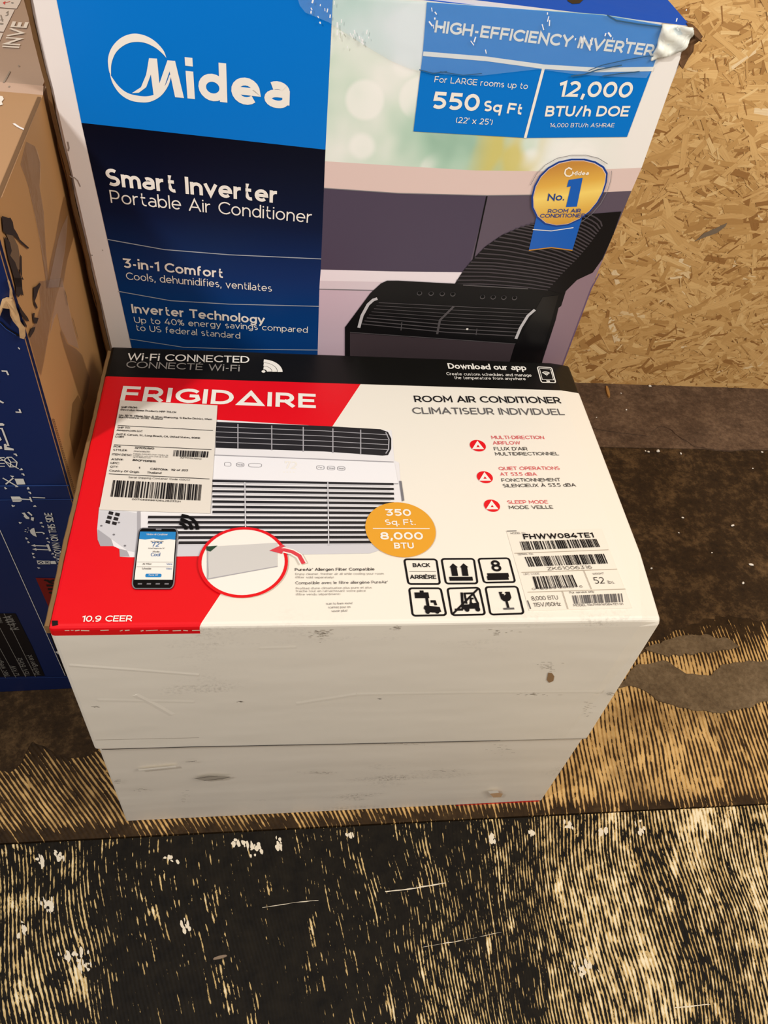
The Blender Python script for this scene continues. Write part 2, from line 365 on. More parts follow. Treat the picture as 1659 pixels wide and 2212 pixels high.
def felt(name, a, b, c, scale=90):
    k = NT(name); tc = k.n('TexCoord').outputs['Object']
    n = k.noise(tc, scale, 6, 0.75); n2 = k.noise(tc, 14, 4, 0.6)
    k.t.links.new(k.ramp(k.math('MULTIPLY_ADD', n2, 0.45, k.math('MULTIPLY', n, 0.6)), [(0.32, a), (0.52, b), (0.74, c)]), k.b.inputs['Base Color'])
    k.b.inputs['Roughness'].default_value = 0.85; k.b.inputs['Specular IOR Level'].default_value = 0.2
    k.bump(k.math('ADD', n, n2), 0.8, 0.003); return k.m
M_felt = felt('brown_felt_strip', (58, 43, 32), (98, 77, 60), (140, 114, 90))
M_glue = felt('grey_brown_glue_patch', (78, 62, 44), (112, 94, 70), (144, 124, 96), 120)
M_dark = felt('dark_brown_stain', (28, 18, 9), (56, 40, 22), (112, 86, 55), 60)

bm = bmesh.new()
def slab(y0, y1, zt, mi, x0=-1.6, x1=2.6, zb=-0.03):
    box_bm(bm, [(x0, y0, zb), (x1, y0, zb), (x1, y1, zb), (x0, y1, zb), (x0, y0, zt), (x1, y0, zt), (x1, y1, zt), (x0, y1, zt)], mi)
slab(-2.4, Y_FRONT-0.0015, -0.0012, 0)
slab(Y_FRONT+0.0005, Y_BACK-0.001, 0.0, 1)
slab(Y_BACK+0.0005, Y_WALL+0.03, 0.0022, 2)
slab(-2.4, Y_WALL+0.03, -0.0301, 3, zb=-0.05)
def blotch(px, z0, z1, mi, jag=0.004, step=0.006, rnd=random.Random(3)):
    """a patch with a ragged outline and real thickness"""
    P = [Vector(fl(*p)) for p in px]; Q = []
    for i, p in enumerate(P):
        q = P[(i+1) % len(P)]; n = max(1, int((q-p).length/step))
        for k in range(n): Q.append(p.lerp(q, k/n) + Vector((rnd.gauss(0, jag), rnd.gauss(0, jag))))
    Q = [(Q[i-1]*0.25+Q[i]*0.5+Q[(i+1) % len(Q)]*0.25) for i in range(len(Q))]
    if sum(Q[i-1].x*Q[i].y-Q[i].x*Q[i-1].y for i in range(len(Q))) < 0: Q.reverse()
    top = [bm.verts.new((q.x, q.y, z1)) for q in Q]; bot = [bm.verts.new((q.x, q.y, z0)) for q in Q]
    f = bm.faces.new(top); f.material_index = mi
    for i in range(len(Q)):
        f = bm.faces.new((bot[i-1], bot[i], top[i], top[i-1])); f.material_index = mi
# dried glue and stains right of the white carton
blotch([(1230, 860), (1300, 960), (1659, 968), (1800, 975), (1800, 1370), (1640, 1340), (1560, 1330), (1490, 1345), (1440, 1372), (1392, 1400), (1300, 1420), (1230, 1100)], -0.001, 0.0006, 4, 0.006)
blotch([(1330, 1490), (1370, 1440), (1440, 1425), (1475, 1452), (1530, 1462), (1560, 1435), (1659, 1428), (1760, 1440), (1760, 1500), (1655, 1515), (1610, 1532), (1560, 1542), (1500, 1535), (1430, 1518), (1390, 1490), (1360, 1480)], 0.0, 0.0016, 5, 0.002)
blotch([(1392, 1400), (1430, 1384), (1490, 1372), (1560, 1376), (1600, 1400), (1560, 1408), (1500, 1412), (1440, 1418)], 0.0, 0.0016, 5, 0.003)
# torn upper ply of the felt strip
blotch([(1230, 905), (1290, 931), (1340, 937), (1400, 944), (1425, 921), (1440, 925), (1472, 950), (1500, 967), (1560, 976), (1659, 971), (1900, 974), (1900, 828), (1230, 828)], 0.0, 0.0042, 2, 0.0016)
# dark brown patch left of the carton
blotch([(-60, 1470), (170, 1470), (190, 1545), (215, 1620), (190, 1640), (140, 1632), (95, 1610), (70, 1600), (55, 1640), (25, 1664), (-60, 1668)], -0.001, 0.0007, 4, 0.003)
# bare white chips
for cx, cy, rx, ry in ((133, 1850, 13, 9), (90, 1862, 9, 14), (545, 1830, 26, 14), (602, 1826, 9, 16), (508, 1822, 14, 8), (370, 1852, 10, 10), (397, 2003, 16, 11), (105, 1950, 12, 26),
                       (185, 2086, 22, 10), (160, 2062, 26, 14), (1062, 1810, 9, 13), (1232, 1782, 14, 9), (1298, 1796, 11, 8), (1384, 1788, 8, 13), (1150, 1800, 8, 6), (50, 2010, 10, 18), (757, 1803, 7, 4), (1262, 2095, 20, 16)):
    for q_ in range(int(4+rx*ry/24)):
        x_, y_ = cx+random.gauss(0, .5)*rx, cy+random.gauss(0, .5)*ry; a_, b_ = random.uniform(1.5, 6.0), random.uniform(4, 12)
        if y_ < 1830-0.054*x_-(-6): continue
        P = [(x_+a_*random.uniform(.5, 1.2)*math.cos(k_*.9)+b_*.16*math.sin(k_*.9), y_+b_*random.uniform(.5, 1.1)*math.sin(k_*.9)) for k_ in range(7)]
        blotch(P, -0.002, -0.0009-0.000003*q_, 6, 0.0009, 0.002)
# long pale scratches
for pts in ([(830, 1925), (900, 1917), (965, 1905), (966, 1907), (900, 1919), (830, 1926.5)], [(565, 1960), (640, 1948), (690, 1944), (690, 1945), (640, 1949.5), (565, 1961)],
            [(1000, 2030.5), (1040, 2022.5), (1085, 2012), (1085, 2013), (1000, 2031.3), (910, 2046)], [(1455, 2176), (1535, 2168), (1535, 2170), (1455, 2178)]):
    blotch(pts, -0.002, -0.0008, 6, 0.0004, 0.004)
floor = link('floor', bm, [M_front, M_mid, M_felt, mat('crack_dark', (22, 15, 9), 0.9), M_dark, M_glue, WHITE]); tag(floor, kind='structure')

# torn lip of the felt strip along its front edge
# ------------------------------------------------------------------ setting: strand board wall
kk = NT('strand_board'); at = kk.n('Attribute', attribute_name='strand'); uvn = kk.n('UVMap').outputs[0]
sx_, sy_, _ = kk.sep(uvn); rv, gv, _ = kk.sep(at.outputs['Color'])
gr = kk.noise(kk.xyz(kk.math('MULTIPLY', sx_, 14.0), kk.math('MULTIPLY', sy_, 420.0), kk.math('MULTIPLY', rv, 30.0)), 1.0, 4, 0.6)
base = kk.ramp(rv, [(0.0, (156, 110, 58)), (0.12, (200, 156, 94)), (0.35, (224, 182, 118)), (0.65, (233, 194, 130)), (0.88, (240, 206, 146)), (1.0, (246, 222, 178))])
dkn = kk.mix(kk.smooth(gr, 0.35, 0.75), base, (186, 138, 80))
kk.t.links.new(kk.mix(0.35, base, dkn), kk.b.inputs['Base Color'])
kk.b.inputs['Roughness'].default_value = 0.62; kk.b.inputs['Specular IOR Level'].default_value = 0.35
kk.bump(gr, 0.35, 0.0008)
M_osb = kk.m
bm = bmesh.new(); uvl = bm.loops.layers.uv.new('UVMap'); cl = bm.loops.layers.color.new('strand')
WX0, WX1, WZ0, WZ1, WT = -1.5, 2.5, 0.0032, 2.4, 0.011
_, fs = box_bm(bm, [(WX0, Y_WALL, WZ0), (WX1, Y_WALL, WZ0), (WX1, Y_WALL+WT, WZ0), (WX0, Y_WALL+WT, WZ0), (WX0, Y_WALL, WZ1), (WX1, Y_WALL, WZ1), (WX1, Y_WALL+WT, WZ1), (WX0, Y_WALL+WT, WZ1)])
for f in fs:
    for l in f.loops: l[uvl].uv = (l.vert.co.x, l.vert.co.z); l[cl] = (0.45, 0, 0, 1)
rw = random.Random(11)
def strand(cx, cz, ln, wd, ang, tone, dep):
    n = rw.randint(2, 4); ca, sa = math.cos(ang), math.sin(ang); P = []
    sk0, sk1 = rw.uniform(-.4, .4)*wd, rw.uniform(-.4, .4)*wd
    for i in range(n+1): P.append((-ln/2+ln*i/n + (sk0 if i == 0 else 0), -wd/2*rw.uniform(.6, 1.15)))
    for i in range(n, -1, -1): P.append((-ln/2+ln*i/n + (sk1 if i == n else 0), wd/2*rw.uniform(.6, 1.15)))
    vs = []
    tl = rw.uniform(-.004, .004)
    for px, py in P:
        x, z = cx+px*ca-py*sa, cz+px*sa+py*ca
        if z < WZ0+0.0005: z = WZ0+0.0005
        vs.append(bm.verts.new((x, Y_WALL-dep-tl*px, z)))
    try: f = bm.faces.new(vs)
    except ValueError: return
    f.normal_update()
    if f.normal.y > 0: f.normal_flip()
    for l in f.loops:
        d = P[vs.index(l.vert)]; l[uvl].uv = (d[0]+cx*3.1, d[1]+cz*7.7); l[cl] = (tone, 0, 0, 1)
for i in range(21000):
    far = rw.random() < 0.25
    cx = rw.uniform(-0.4, 2.3) if far else rw.uniform(0.45, 1.75); cz = rw.uniform(0.0, 1.6) if far else rw.uniform(0.0, 1.05)
    big = rw.random()
    ln, wd = (rw.uniform(.035, .085), rw.uniform(.007, .019)) if big < .35 else ((rw.uniform(.02, .05), rw.uniform(.003, .008)) if big < .8 else (rw.uniform(.01, .025), rw.uniform(.0015, .004)))
    a = rw.gauss(0.0, .55) if rw.random() < .72 else rw.uniform(-1.57, 1.57)
    t = min(1, max(0.0, rw.gauss(.58, .17))) if rw.random() < .95 else rw.uniform(0, .12)
    strand(cx, cz, ln, wd, a, t, 0.0002+0.0016*(i/21000)**1.0 + rw.uniform(0, .0002))
for i in range(420):
    strand(rw.uniform(.5, 1.75), rw.uniform(0.02, 1.05), rw.uniform(.008, .03), rw.uniform(.0012, .004), rw.uniform(-1.2, 1.2), rw.uniform(0, .07), 0.00205)
wall = link('wall_back', bm, [M_osb]); tag(wall, kind='structure')
# grey scrape on the strand board
def wl(x, y):
    p = ray_plane(x, y, Vector((0, Y_WALL, 0)), Vector((0, 1, 0))); return (p.x, p.z)
bm = bmesh.new()
for px in ([(1500, 520), (1520, 503), (1545, 492), (1570, 480), (1566, 488), (1548, 502), (1525, 510)],):
    P = [wl(*p) for p in px]; f = [bm.verts.new((x, Y_WALL-0.0026, z)) for x, z in P]; bm.faces.new(f)
    r = bmesh.ops.extrude_face_region(bm, geom=bm.faces[:])
    for v in [g for g in r['geom'] if isinstance(g, bmesh.types.BMVert)]: v.co.y += 0.003
bmesh.ops.recalc_face_normals(bm, faces=bm.faces[:])
sc = link('scrape', bm, mat('scrape_grey', (128, 112, 92), 0.7), wall); sc['label'] = 'grey scrape mark on the strand board'

# ------------------------------------------------------------------ small litter
FOAM = mat('foam_white', (238, 232, 220), 0.8)
def crumb(r, rnd):
    bm = bmesh.new(); bmesh.ops.create_icosphere(bm, subdivisions=2, radius=r)
    s = (rnd.uniform(.8, 1.5), rnd.uniform(.7, 1.1), rnd.uniform(.5, .8)); o = [rnd.uniform(0, 9) for _ in range(3)]
    for v in bm.verts:
        k = 1+.22*math.sin(v.co.x/r*2.3+o[0])*math.sin(v.co.y/r*2.1+o[1])+.12*math.sin(v.co.z/r*4+o[2])
        v.co = Vector((v.co.x*s[0], v.co.y*s[1], v.co.z*s[2]))*k
    z = min(v.co.z for v in bm.verts)
    for v in bm.verts: v.co.z -= z
    return bm
rc = random.Random(5)
for x, y, r in ((1402, 838, 3.6), (1351, 889, 2.6), (1394, 975, 2.2), (1400, 977, 3.2), (1420, 977, 5.2), (1470, 981, 2.8), (1645, 978, 3.2), (1474, 1119, 2.6), (1581, 1137, 3.6),
                (1621, 1221, 4.0), (1604, 1261, 3.2), (1465, 1152, 1.8), (1537, 1195, 2.2), (1625, 1013, 2.2), (1406, 1229, 3.0), (1340, 853, 1.8), (1287, 905, 1.6)):
    px, py = fl(x, y); o = link('foam_crumb', crumb(r*0.00085, rc), FOAM, smooth=True)
    o.location = (px, py, 0.0042 if y < 935 else (0.0022 if py > Y_BACK else 0.0006)); o.rotation_euler = (0, 0, rc.uniform(0, 6))
    tag(o, 'tiny white foam crumb on the dark brown floor right of the white carton', 'crumb', 'foam crumbs on the dark floor')
def sliver(name, p0, p1, wd, th, m, z, label, cat):
    a, b = Vector(fl(*p0)), Vector(fl(*p1)); d = (b-a); n = Vector((-d.y, d.x)).normalized()*wd/2; bm = bmesh.new()
    L = d.length; c = (a+b)/2
    pr = [(-.5, .25), (-.42, .7), (-.1, 1), (.25, .9), (.44, .55), (.5, .15)]
    dn = d.normalized(); ring = [dn*(t*L)+n*k for t, k in pr] + [dn*(t*L)-n*k*.85 for t, k in reversed(pr)]
    bot = [bm.verts.new((q.x, q.y, 0)) for q in ring]; top = [bm.verts.new((q.x*.94, q.y*.94, th)) for q in ring]
    bm.faces.new(list(reversed(bot))); bm.faces.new(top)
    for i in range(len(ring)): bm.faces.new((bot[i-1], bot[i], top[i], top[i-1]))
    bmesh.ops.recalc_face_normals(bm, faces=bm.faces[:])
    o = link(name, bm, m); o.location = (c.x, c.y, z); tag(o, label, cat)
sliver('wood_chip', (1308, 838), (1314, 863), 0.008, 0.004, mat('chip_wood', (176, 128, 68), 0.6), 0.0042, 'short tan wood chip lying against the foot of the strand board wall', 'wood chip')
sliver('wood_splinter', (460, 2072), (491, 2064), 0.0042, 0.002, mat('splinter_grey', (132, 112, 92), 0.7), -0.0012, 'small grey splinter lying on the worn black floorboard in front', 'splinter')

# ------------------------------------------------------------------ white carton (front)
BLACK = mat('ink_black', (12, 12, 12), 0.42, 0.15); INK = mat('ink_dark', (22, 20, 22), 0.5, 0.15); GREYINK = mat('ink_grey', (92, 90, 90), 0.5)
PALEINK = mat('ink_pale_grey', (150, 146, 140), 0.5)
CARD = mat('cardboard_raw', (128, 98, 62), 0.8, 0.2, mottle=0.15, mscale=60); CARD_D = mat('cardboard_core', (88, 64, 42), 0.9, 0.1)
def carton_white(name, rgb, scuff):
    k = NT(name); tc = k.n('TexCoord').outputs['Object']; X, Y, Z = k.sep(tc)
    a = k.noise(k.xyz(k.math('MULTIPLY', X, 3.5), Y, k.math('MULTIPLY', Z, 22.0)), 1.0, 6, 0.7)
    b = k.noise(tc, 240.0, 3, 0.7); c = k.noise(tc, 5.0, 3, 0.5)
    s = k.math('MULTIPLY', k.smooth(k.math('MULTIPLY', a, c), 0.30, 0.46), k.smooth(b, 0.42, 0.68))
    s = k.math('MULTIPLY', s, k.smooth(Y, 0.03, 0.004))
    col = k.mix(k.math('MULTIPLY', s, scuff), rgb, (112, 100, 86)); k.t.links.new(col, k.b.inputs['Base Color'])
    k.b.inputs['Roughness'].default_value = 0.42; k.b.inputs['Specular IOR Level'].default_value = 0.45
    w = k.noise(k.xyz(k.math('MULTIPLY', X, 5.0), k.math('MULTIPLY', Y, 3.0), k.math('MULTIPLY', Z, 14.0)), 1.0, 2, 0.4)
    k.bump(k.math('ADD', w, k.math('MULTIPLY', k.noise(tc, 55.0, 2), 0.05)), 0.35, 0.006); return k.m
WBOX = carton_white('carton_white', (236, 229, 215), 0.7)
WLID = carton_white('carton_white_lid', (238, 232, 218), 0.6)
RED = mat('print_red', (226, 6, 22), 0.36, 0.45, bump=0.15, bscale=30)
BLK = mat('print_black', (18, 17, 15), 0.34, 0.22, bump=0.15, bscale=30, mottle=0.25, mscale=12)
PW = mat('print_white', (240, 236, 226), 0.45)

D, H, W = 0.4181, 0.5189, 0.600
XL0, XR0, XLT = -0.0125, 0.6115, -0.0100          # foot left / right, top left
SEAM, SEAM_R = 0.2553, 0.2312
fbox = empty('air_conditioner_carton', (0, 0, 0), 0, 'white carton with red and black printed top, nearest the camera on the floor', 'box', None)
FT = Face(Matrix.Identity(4), (0, 0, H), (1, 0, 0), (0, 1, 0))
FF = Face(Matrix.Identity(4), (0, 0, 0), (1, 0, 0), (0, 0, 1))
def xl(z): return XL0 + (XLT-XL0)*z/H
def xr(z): return XR0 + (W-XR0)*z/H
# lower half
bm = bmesh.new(); i = 0.0035
zt = SEAM+0.01
box_bm(bm, [(xl(0)+i, i, 0), (xr(0)-i, i, 0), (xr(0)-i, D-i, 0), (xl(0)+i, D-i, 0), (xl(zt)+i, i, zt), (xr(zt)-i, i, zt), (xr(zt)-i, D-i, zt), (xl(zt)+i, D-i, zt)])
bmesh.ops.bevel(bm, geom=bm.edges[:], offset=0.003, segments=2, affect='EDGES', profile=0.6)
base = link('base_tray', bm, [WBOX], fbox)
# upper half (telescoping lid), coloured where it is printed
bm = bmesh.new(); z0 = SEAM
vs, fs = box_bm(bm, [(xl(z0), 0, z0), (xr(SEAM_R), 0, SEAM_R), (xr(SEAM_R), D, SEAM_R), (xl(z0), D, z0), (xl(H), 0, H), (W, 0, H), (W, D, H), (xl(H), D, H)])
bmesh.ops.bevel(bm, geom=[e for e in bm.edges if max(v.co.z for v in e.verts) > H-0.01], offset=0.0045, segments=3, affect='EDGES', profile=0.55)
yb = FT.at(720, 828)[1]; yb2 = FT.at(1200, 840)[1]
d0, d1 = Vector(FT.at(778, 831)), Vector(FT.at(432, 1350)); dd = (d1-d0).normalized()
def cut(co, no): bmesh.ops.bisect_plane(bm, geom=bm.verts[:]+bm.edges[:]+bm.faces[:], plane_co=co, plane_no=no, dist=1e-6)
cut((0, yb, H), (0, 1, 0)); cut((d0.x, d0.y, H), (-dd.y, dd.x, 0)); cut((0, 0, H-0.0135), (0, 0, 1)); cut((W-0.028, 0, H), (1, 0, 0)); cut((0.36, 0, H), (1, 0, 0)); cut((0, 0.09, 0), (0, 1, 0))
for f in bm.faces:
    c = f.calc_center_median(); left = (c.x-d0.x)*(-dd.y)+(c.y-d0.y)*dd.x
    if c.z > H-0.0135 or (c.z > z0+.05 and c.x < xl(c.z)+0.001 and c.z > H-0.02):
        if c.y > yb: f.material_index = 2
        elif left < 0: f.material_index = 1
    if c.y > D-0.001 and c.z < H-0.006: f.material_index = 0
# crushed front right corner and pressed right rim
for v in bm.verts:
    if v.co.z > H-0.012 and v.co.x > W-0.012: v.co.z -= 0.0035
    r = (v.co - Vector((W, 0, H))).length
    if r < 0.03: v.co += Vector((-0.004, 0.006, -0.006))*(1-r/0.03)
lid = link('lid', bm, [WLID, RED, BLK], fbox)
# raw edge of the side flap along the left rim
bm = bmesh.new(); n = 40; prof = []
for k in range(n+1):
    y = 0.002 + (D-0.012)*k/n; wv = 0.0003*math.sin(k*.5)+0.0002*math.sin(k*2.3)
    prof.append([bm.verts.new((XLT+dx+wv, y, H+dz)) for dx, dz in ((-0.0030, -0.012), (-0.0036, -0.002), (-0.0022, 0.0003), (0.0012, -0.0002), (0.0012, -0.012))])
for k in range(n):
    for j in range(5):
        f = bm.faces.new((prof[k][j], prof[k][(j+1) % 5], prof[k+1][(j+1) % 5], prof[k+1][j]))
bm.faces.new(prof[0]); bm.faces.new(list(reversed(prof[-1]))); bmesh.ops.recalc_face_normals(bm, faces=bm.faces[:])
o = link('side_flap', bm, [CARD], fbox); o['label'] = 'raw brown cardboard edge along the left rim'
# front left corner notch: its dark inside painted as a black block
bm = bmesh.new()
P = [FT.at(*p) for p in ((112, 1341), (125, 1341), (125, 1350), (113, 1352))]
lo = [bm.verts.new((x, y, H-0.003)) for x, y in P]; hi = [bm.verts.new((x, y, H+0.0004)) for x, y in P]
bm.faces.new(hi)
for a in range(4): bm.faces.new((lo[a-1], lo[a], hi[a], hi[a-1]))
bmesh.ops.recalc_face_normals(bm, faces=bm.faces[:])
link('corner_gap_dark', bm, [mat('painted_hole_dark', (8, 6, 5), 0.9)], fbox)

# worn white line where the red folds over, stains and scuffs on the front
p = Print(FF, 1); rs = random.Random(4); x = 140.0
while x < 420:
    l = rs.choice((6, 10, 18, 26)); p.line([(x, 1362+rs.uniform(-1, 1)), (x+l, 1361+rs.uniform(-1, 1))], rs.uniform(.0006, .0016), WHITE); x += l+rs.choice((3, 5, 24, 9))
p.done('worn_fold', fbox, 'worn white specks along the red fold')
SC1 = mat('scuff_grey', (150, 140, 128), 0.6); SC2 = mat('scuff_dark', (92, 82, 72), 0.7); TORN = mat('torn_brown', (150, 118, 82), 0.8)
def smudge(cx, cy, rx, ry, n, m, w=.0005, ang=0.0):
    p = Print(FF, 1)
    for _ in range(n):
        a, b = rs.gauss(0, .45)*rx, rs.gauss(0, .45)*ry; l = rs.uniform(2, 9)
        p.line([(cx+a, cy+b), (cx+a+l*math.cos(ang), cy+b+l*math.sin(ang))], w*rs.uniform(.5, 1.3), m)
    p.done('scuff_mark', fbox)
for cx, cy, rx, ry, n, m in ((690, 1368, 26, 12, 46, SC1), (855, 1357, 14, 5, 14, SC1), (1080, 1365, 40, 6, 16, SC1), (1325, 1498, 22, 4, 16, SC2), (1150, 1500, 60, 4, 18, SC1), (690, 1668, 45, 3, 34, SC1),
                             (960, 1664, 40, 3, 20, SC1), (1080, 1618, 30, 12, 18, SC1), (300, 1706, 14, 4, 14, SC1), (410, 1645, 14, 3, 12, SC2), (250, 1688, 10, 4, 12, SC2), (1180, 1440, 40, 14, 22, SC1),
                             (515, 1515, 8, 2, 6, SC2), (815, 1510, 8, 2, 5, SC2), (205, 1526, 12, 2, 6, SC2), (395, 1720, 10, 18, 12, SC1), (880, 1606, 40, 3, 16, SC1), (1270, 1530, 20, 20, 18, SC1)):
    smudge(cx, cy, rx, ry, n, m)
p = Print(FF, 1)
p.poly([(1184, 1452), (1192, 1453), (1197, 1460), (1195, 1470), (1186, 1474), (1181, 1468)], TORN, 1)
p.done('torn_spot', fbox, 'small brown torn spot in the upper front'); p = Print(FF, 1)
p.poly([(1058, 1714), (1076, 1711), (1086, 1714), (1082, 1721), (1066, 1722)], mat('torn_tan', (196, 160, 122), 0.8), 1)
p.poly([(1054, 1708), (1074, 1706), (1078, 1711), (1058, 1713)], PW, 2)
p.done('torn_spot', fbox, 'pale torn spot near the foot of the front'); p = Print(FF, 1)
p.poly([(420, 1681), (450, 1675), (498, 1677), (480, 1684), (440, 1686)], mat('rub_grey', (172, 164, 150), 0.6), 0)
for a, b in (((420, 1681), (470, 1675)), ((440, 1686), (498, 1678))): p.line([a, b], .0007, SC2, 1)
p.done('rub_mark', fbox); p = Print(FF, 1)
p.line([(220, 1618), (430, 1612), (760, 1606), (1080, 1599)], .0016, mat('seam_dark', (46, 40, 36), .8), 1); p.line([(1080, 1599), (1270, 1594)], .0008, SC2, 1); p.line([(206, 1598), (430, 1593)], .0005, SC1, 0)
p.done('seam_line', fbox, 'dark seam line between lid and tray')
p = Print(Face(Matrix.Identity(4), (0, 0.0035, 0), (1, 0, 0), (0, 0, 1)), 1)
p.poly([(985, 1738), (1165, 1728), (1164, 1731), (985, 1742)], RED, 1)
p.done('bottom_stripe', fbox, 'thin red stripe at the foot of the front')

# pressed-in creases standing slightly proud of the front
for a, b, wd_, h_ in (((150, 1437), (290, 1447), .0022, .0008), ((290, 1447), (430, 1458), .0022, .0007), ((292, 1501), (330, 1520), .003, .0009), ((330, 1520), (372, 1544), .003, .0009), ((640, 1520), (770, 1500), .003, .0006), ((210, 1512), (420, 1516), .0026, .0005), ((770, 1500), (1010, 1496), .0026, .0005), ((300, 1664), (380, 1656), .002, .0007), ((1010, 1496), (1300, 1494), .0024, .0004), ((560, 1400), (640, 1398), .002, .0004)):
    bm = bmesh.new(); h_ *= .38; wd_ *= 1.5
    A, B = Vector(FF.at(*a)), Vector(FF.at(*b)); d_ = (B-A).normalized(); n_ = Vector((-d_.y, d_.x))*wd_
    L0, L1 = [bm.verts.new(FF.p3(*(P_+n_*s_), .00005)) for P_, s_ in ((A, 1), (A, -1))], [bm.verts.new(FF.p3(*(P_+n_*s_), .00005)) for P_, s_ in ((B, 1), (B, -1))]
    t0, t1 = bm.verts.new(FF.p3(*A, h_)), bm.verts.new(FF.p3(*B, h_))
    bm.faces.new((L0[0], L1[0], t1, t0)); bm.faces.new((t0, t1, L1[1], L0[1])); bm.faces.new((L0[0], t0, L0[1])); bm.faces.new((L1[0], L1[1], t1))
    bmesh.ops.recalc_face_normals(bm, faces=bm.faces[:])
    link('crease', bm, [WLID], fbox)
# --- top print
def c5(x, y): return (200+x/2.37, 740+y/2.371)
def c6(x, y): return (840+x/3.318, 740+y/3.318)
def c7(x, y): return (90+x/2.3366, 1080+y/2.3375)
def c8(x, y): return (760+x/2.37, 1060+y/2.3706)
p = Print(FT, 1)
p.text('FRIGID^IRE', c5(140, 298), c5(1143, 338), 31, PW, 0.20, 1, .06)
p.done('brand_lettering', fbox, 'large white brand lettering on the red corner')
p = Print(FT, 1)
p.text('Wi-Fi CONNECTED', c5(177, 92), c5(802, 107), 15, PW, 0.15); p.text('CONNECT\u00c9 Wi-Fi', c5(170, 130), c5(752, 150), 14, PALEINK, 0.13)
def wifi(cx, cy, r, m, w, dot, f=p):
    c = Vector(f.f.at(cx, cy)); e = Vector(f.f.at(cx+r, cy)); R = (e-c).length
    for k in (1.0, .66, .33):
        f.ribbon2([(c.x+R*k*math.cos(math.radians(a)), c.y+R*k*math.sin(math.radians(a))) for a in range(-4, 95, 8)], w, m, 1)
c = FT.at(*c5(875, 150)); R = FT.at(*c5(962, 150))[0]-c[0]
for k in (.98, .66, .34): p.ribbon2([(c[0]+R*k*math.cos(math.radians(a)), c[1]+R*k*math.sin(math.radians(a))) for a in range(0, 91, 9)], .0062, PW, 1)
p.disc(*c5(875, 150), 4.2, PW, 1)
p.text('Download our app', c6(428, 190), c6(988, 203), 12, PW, 0.20); p.text('Create custom schedules and manage', c6(414, 236), c6(1024, 247), 6, PW, 0.13)
p.text('the temperature from anywhere', c6(470, 264), c6(982, 273), 6, PW, 0.13)
q = p.quad(c6(1092, 287), c6(1195, 291), c6(1165, 182), c6(1063, 177))
p.uline(q, rrect(0, 0, 1, 1, .1), .0016, PW, 1, True); p.uline(q, [(.12, .18), (.9, .18), (.9, .9), (.12, .9)], .0009, PW, 1, True); p.uline(q, [(.38, .09), (.62, .09)], .003, PW, 1)
for k in (.12, .22, .32): p.uline(q, [(.5+k*1.0*math.cos(math.radians(a)), .44+k*.8*math.sin(math.radians(a))) for a in range(40, 141, 10)], .0016, PW, 1)
p.upoly(q, [(.46, .42), (.54, .42), (.5, .48)], PW, 1)
p.done('band_lettering', fbox, 'white lettering and symbols on the black band')
p = Print(FT, 1)
p.text('ROOM AIR CONDITIONER', c6(186, 429), c6(1236, 438), 14, INK, 0.17); p.text('CLIMATISEUR INDIVIDUEL', c6(172, 514), c6(1262, 522), 14, GREYINK, 0.15)
PINK = mat('ink_red', (216, 62, 72), 0.5)
for s, a, b, m in (('MULTI-DIRECTION', (738, 694), (1115, 694), PINK), ('AIRFLOW', (748, 733), (944, 733), PINK), ("FLUX D'AIR", (756, 775), (995, 775), INK), ('MULTIDIRECTIONNEL', (765, 812), (1220, 810), INK),
                   ('QUIET OPERATIONS', (790, 917), (1226, 914), PINK), ('AT 53.5 dBA', (800, 957), (1062, 957), PINK), ('FONCTIONNEMENT', (810, 1000), (1232, 997), INK), ('SILENCIEUX \u00c0 53.5 dBA', (820, 1040), (1342, 1034), INK),
                   ('SLEEP MODE', (852, 1158), (1142, 1156), PINK), ('MODE VEILLE', (863, 1196), (1178, 1193), INK)):
    p.text(s, c6(*a), c6(*b), 7.2, m, 0.13)
for cx, cy in ((637, 741), (687, 967), (738, 1171)):
    cx, cy = c6(cx, cy); p.disc(cx, cy, 17, RED, 1); p.line([(cx-8, cy+6), (cx+9, cy+6), (cx-.5, cy-6)], .0032, PW, 2, True)
p.text('10.9 CEER', c7(202, 617), c7(455, 615), 13, PW, 0.17)
p.text("PureAir' Allergen Filter Compatible", (637, 1234), (809, 1233), 6, INK, 0.14); p.text('Enjoy cleaner, fresher air all while cooling your room', (638, 1243), (829, 1242), 4.5, PALEINK, .12)
p.text('(filter sold separately)', (638, 1250), (721, 1250), 4.5, PALEINK, .12); p.text("Compatible avec le filtre allerg\u00e8ne PureAir'", (638, 1263), (838, 1261), 6, GREYINK, .13)
p.text("Profitez d'une climatisation plus pure et plus", (639, 1274), (803, 1272), 4.5, PALEINK, .12); p.text('fraiche tout en rafraichissant votre pi\u00e8ce', (639, 1280), (790, 1279), 4.5, PALEINK, .12); p.text('(filtre vendu s\u00e9par\u00e9ment)', (639, 1287), (735, 1286), 4.5, PALEINK, .12)
p.text('scan to learn more!', (704, 1307), (761, 1306), 5, GREYINK, .1); p.text('scannez pour en', (709, 1315), (757, 1314), 5, GREYINK, .1); p.text('savoir plus!', (716, 1323), (750, 1322), 5, GREYINK, .1)
p.done('top_lettering', fbox, 'small black, grey and red lettering on the white top')

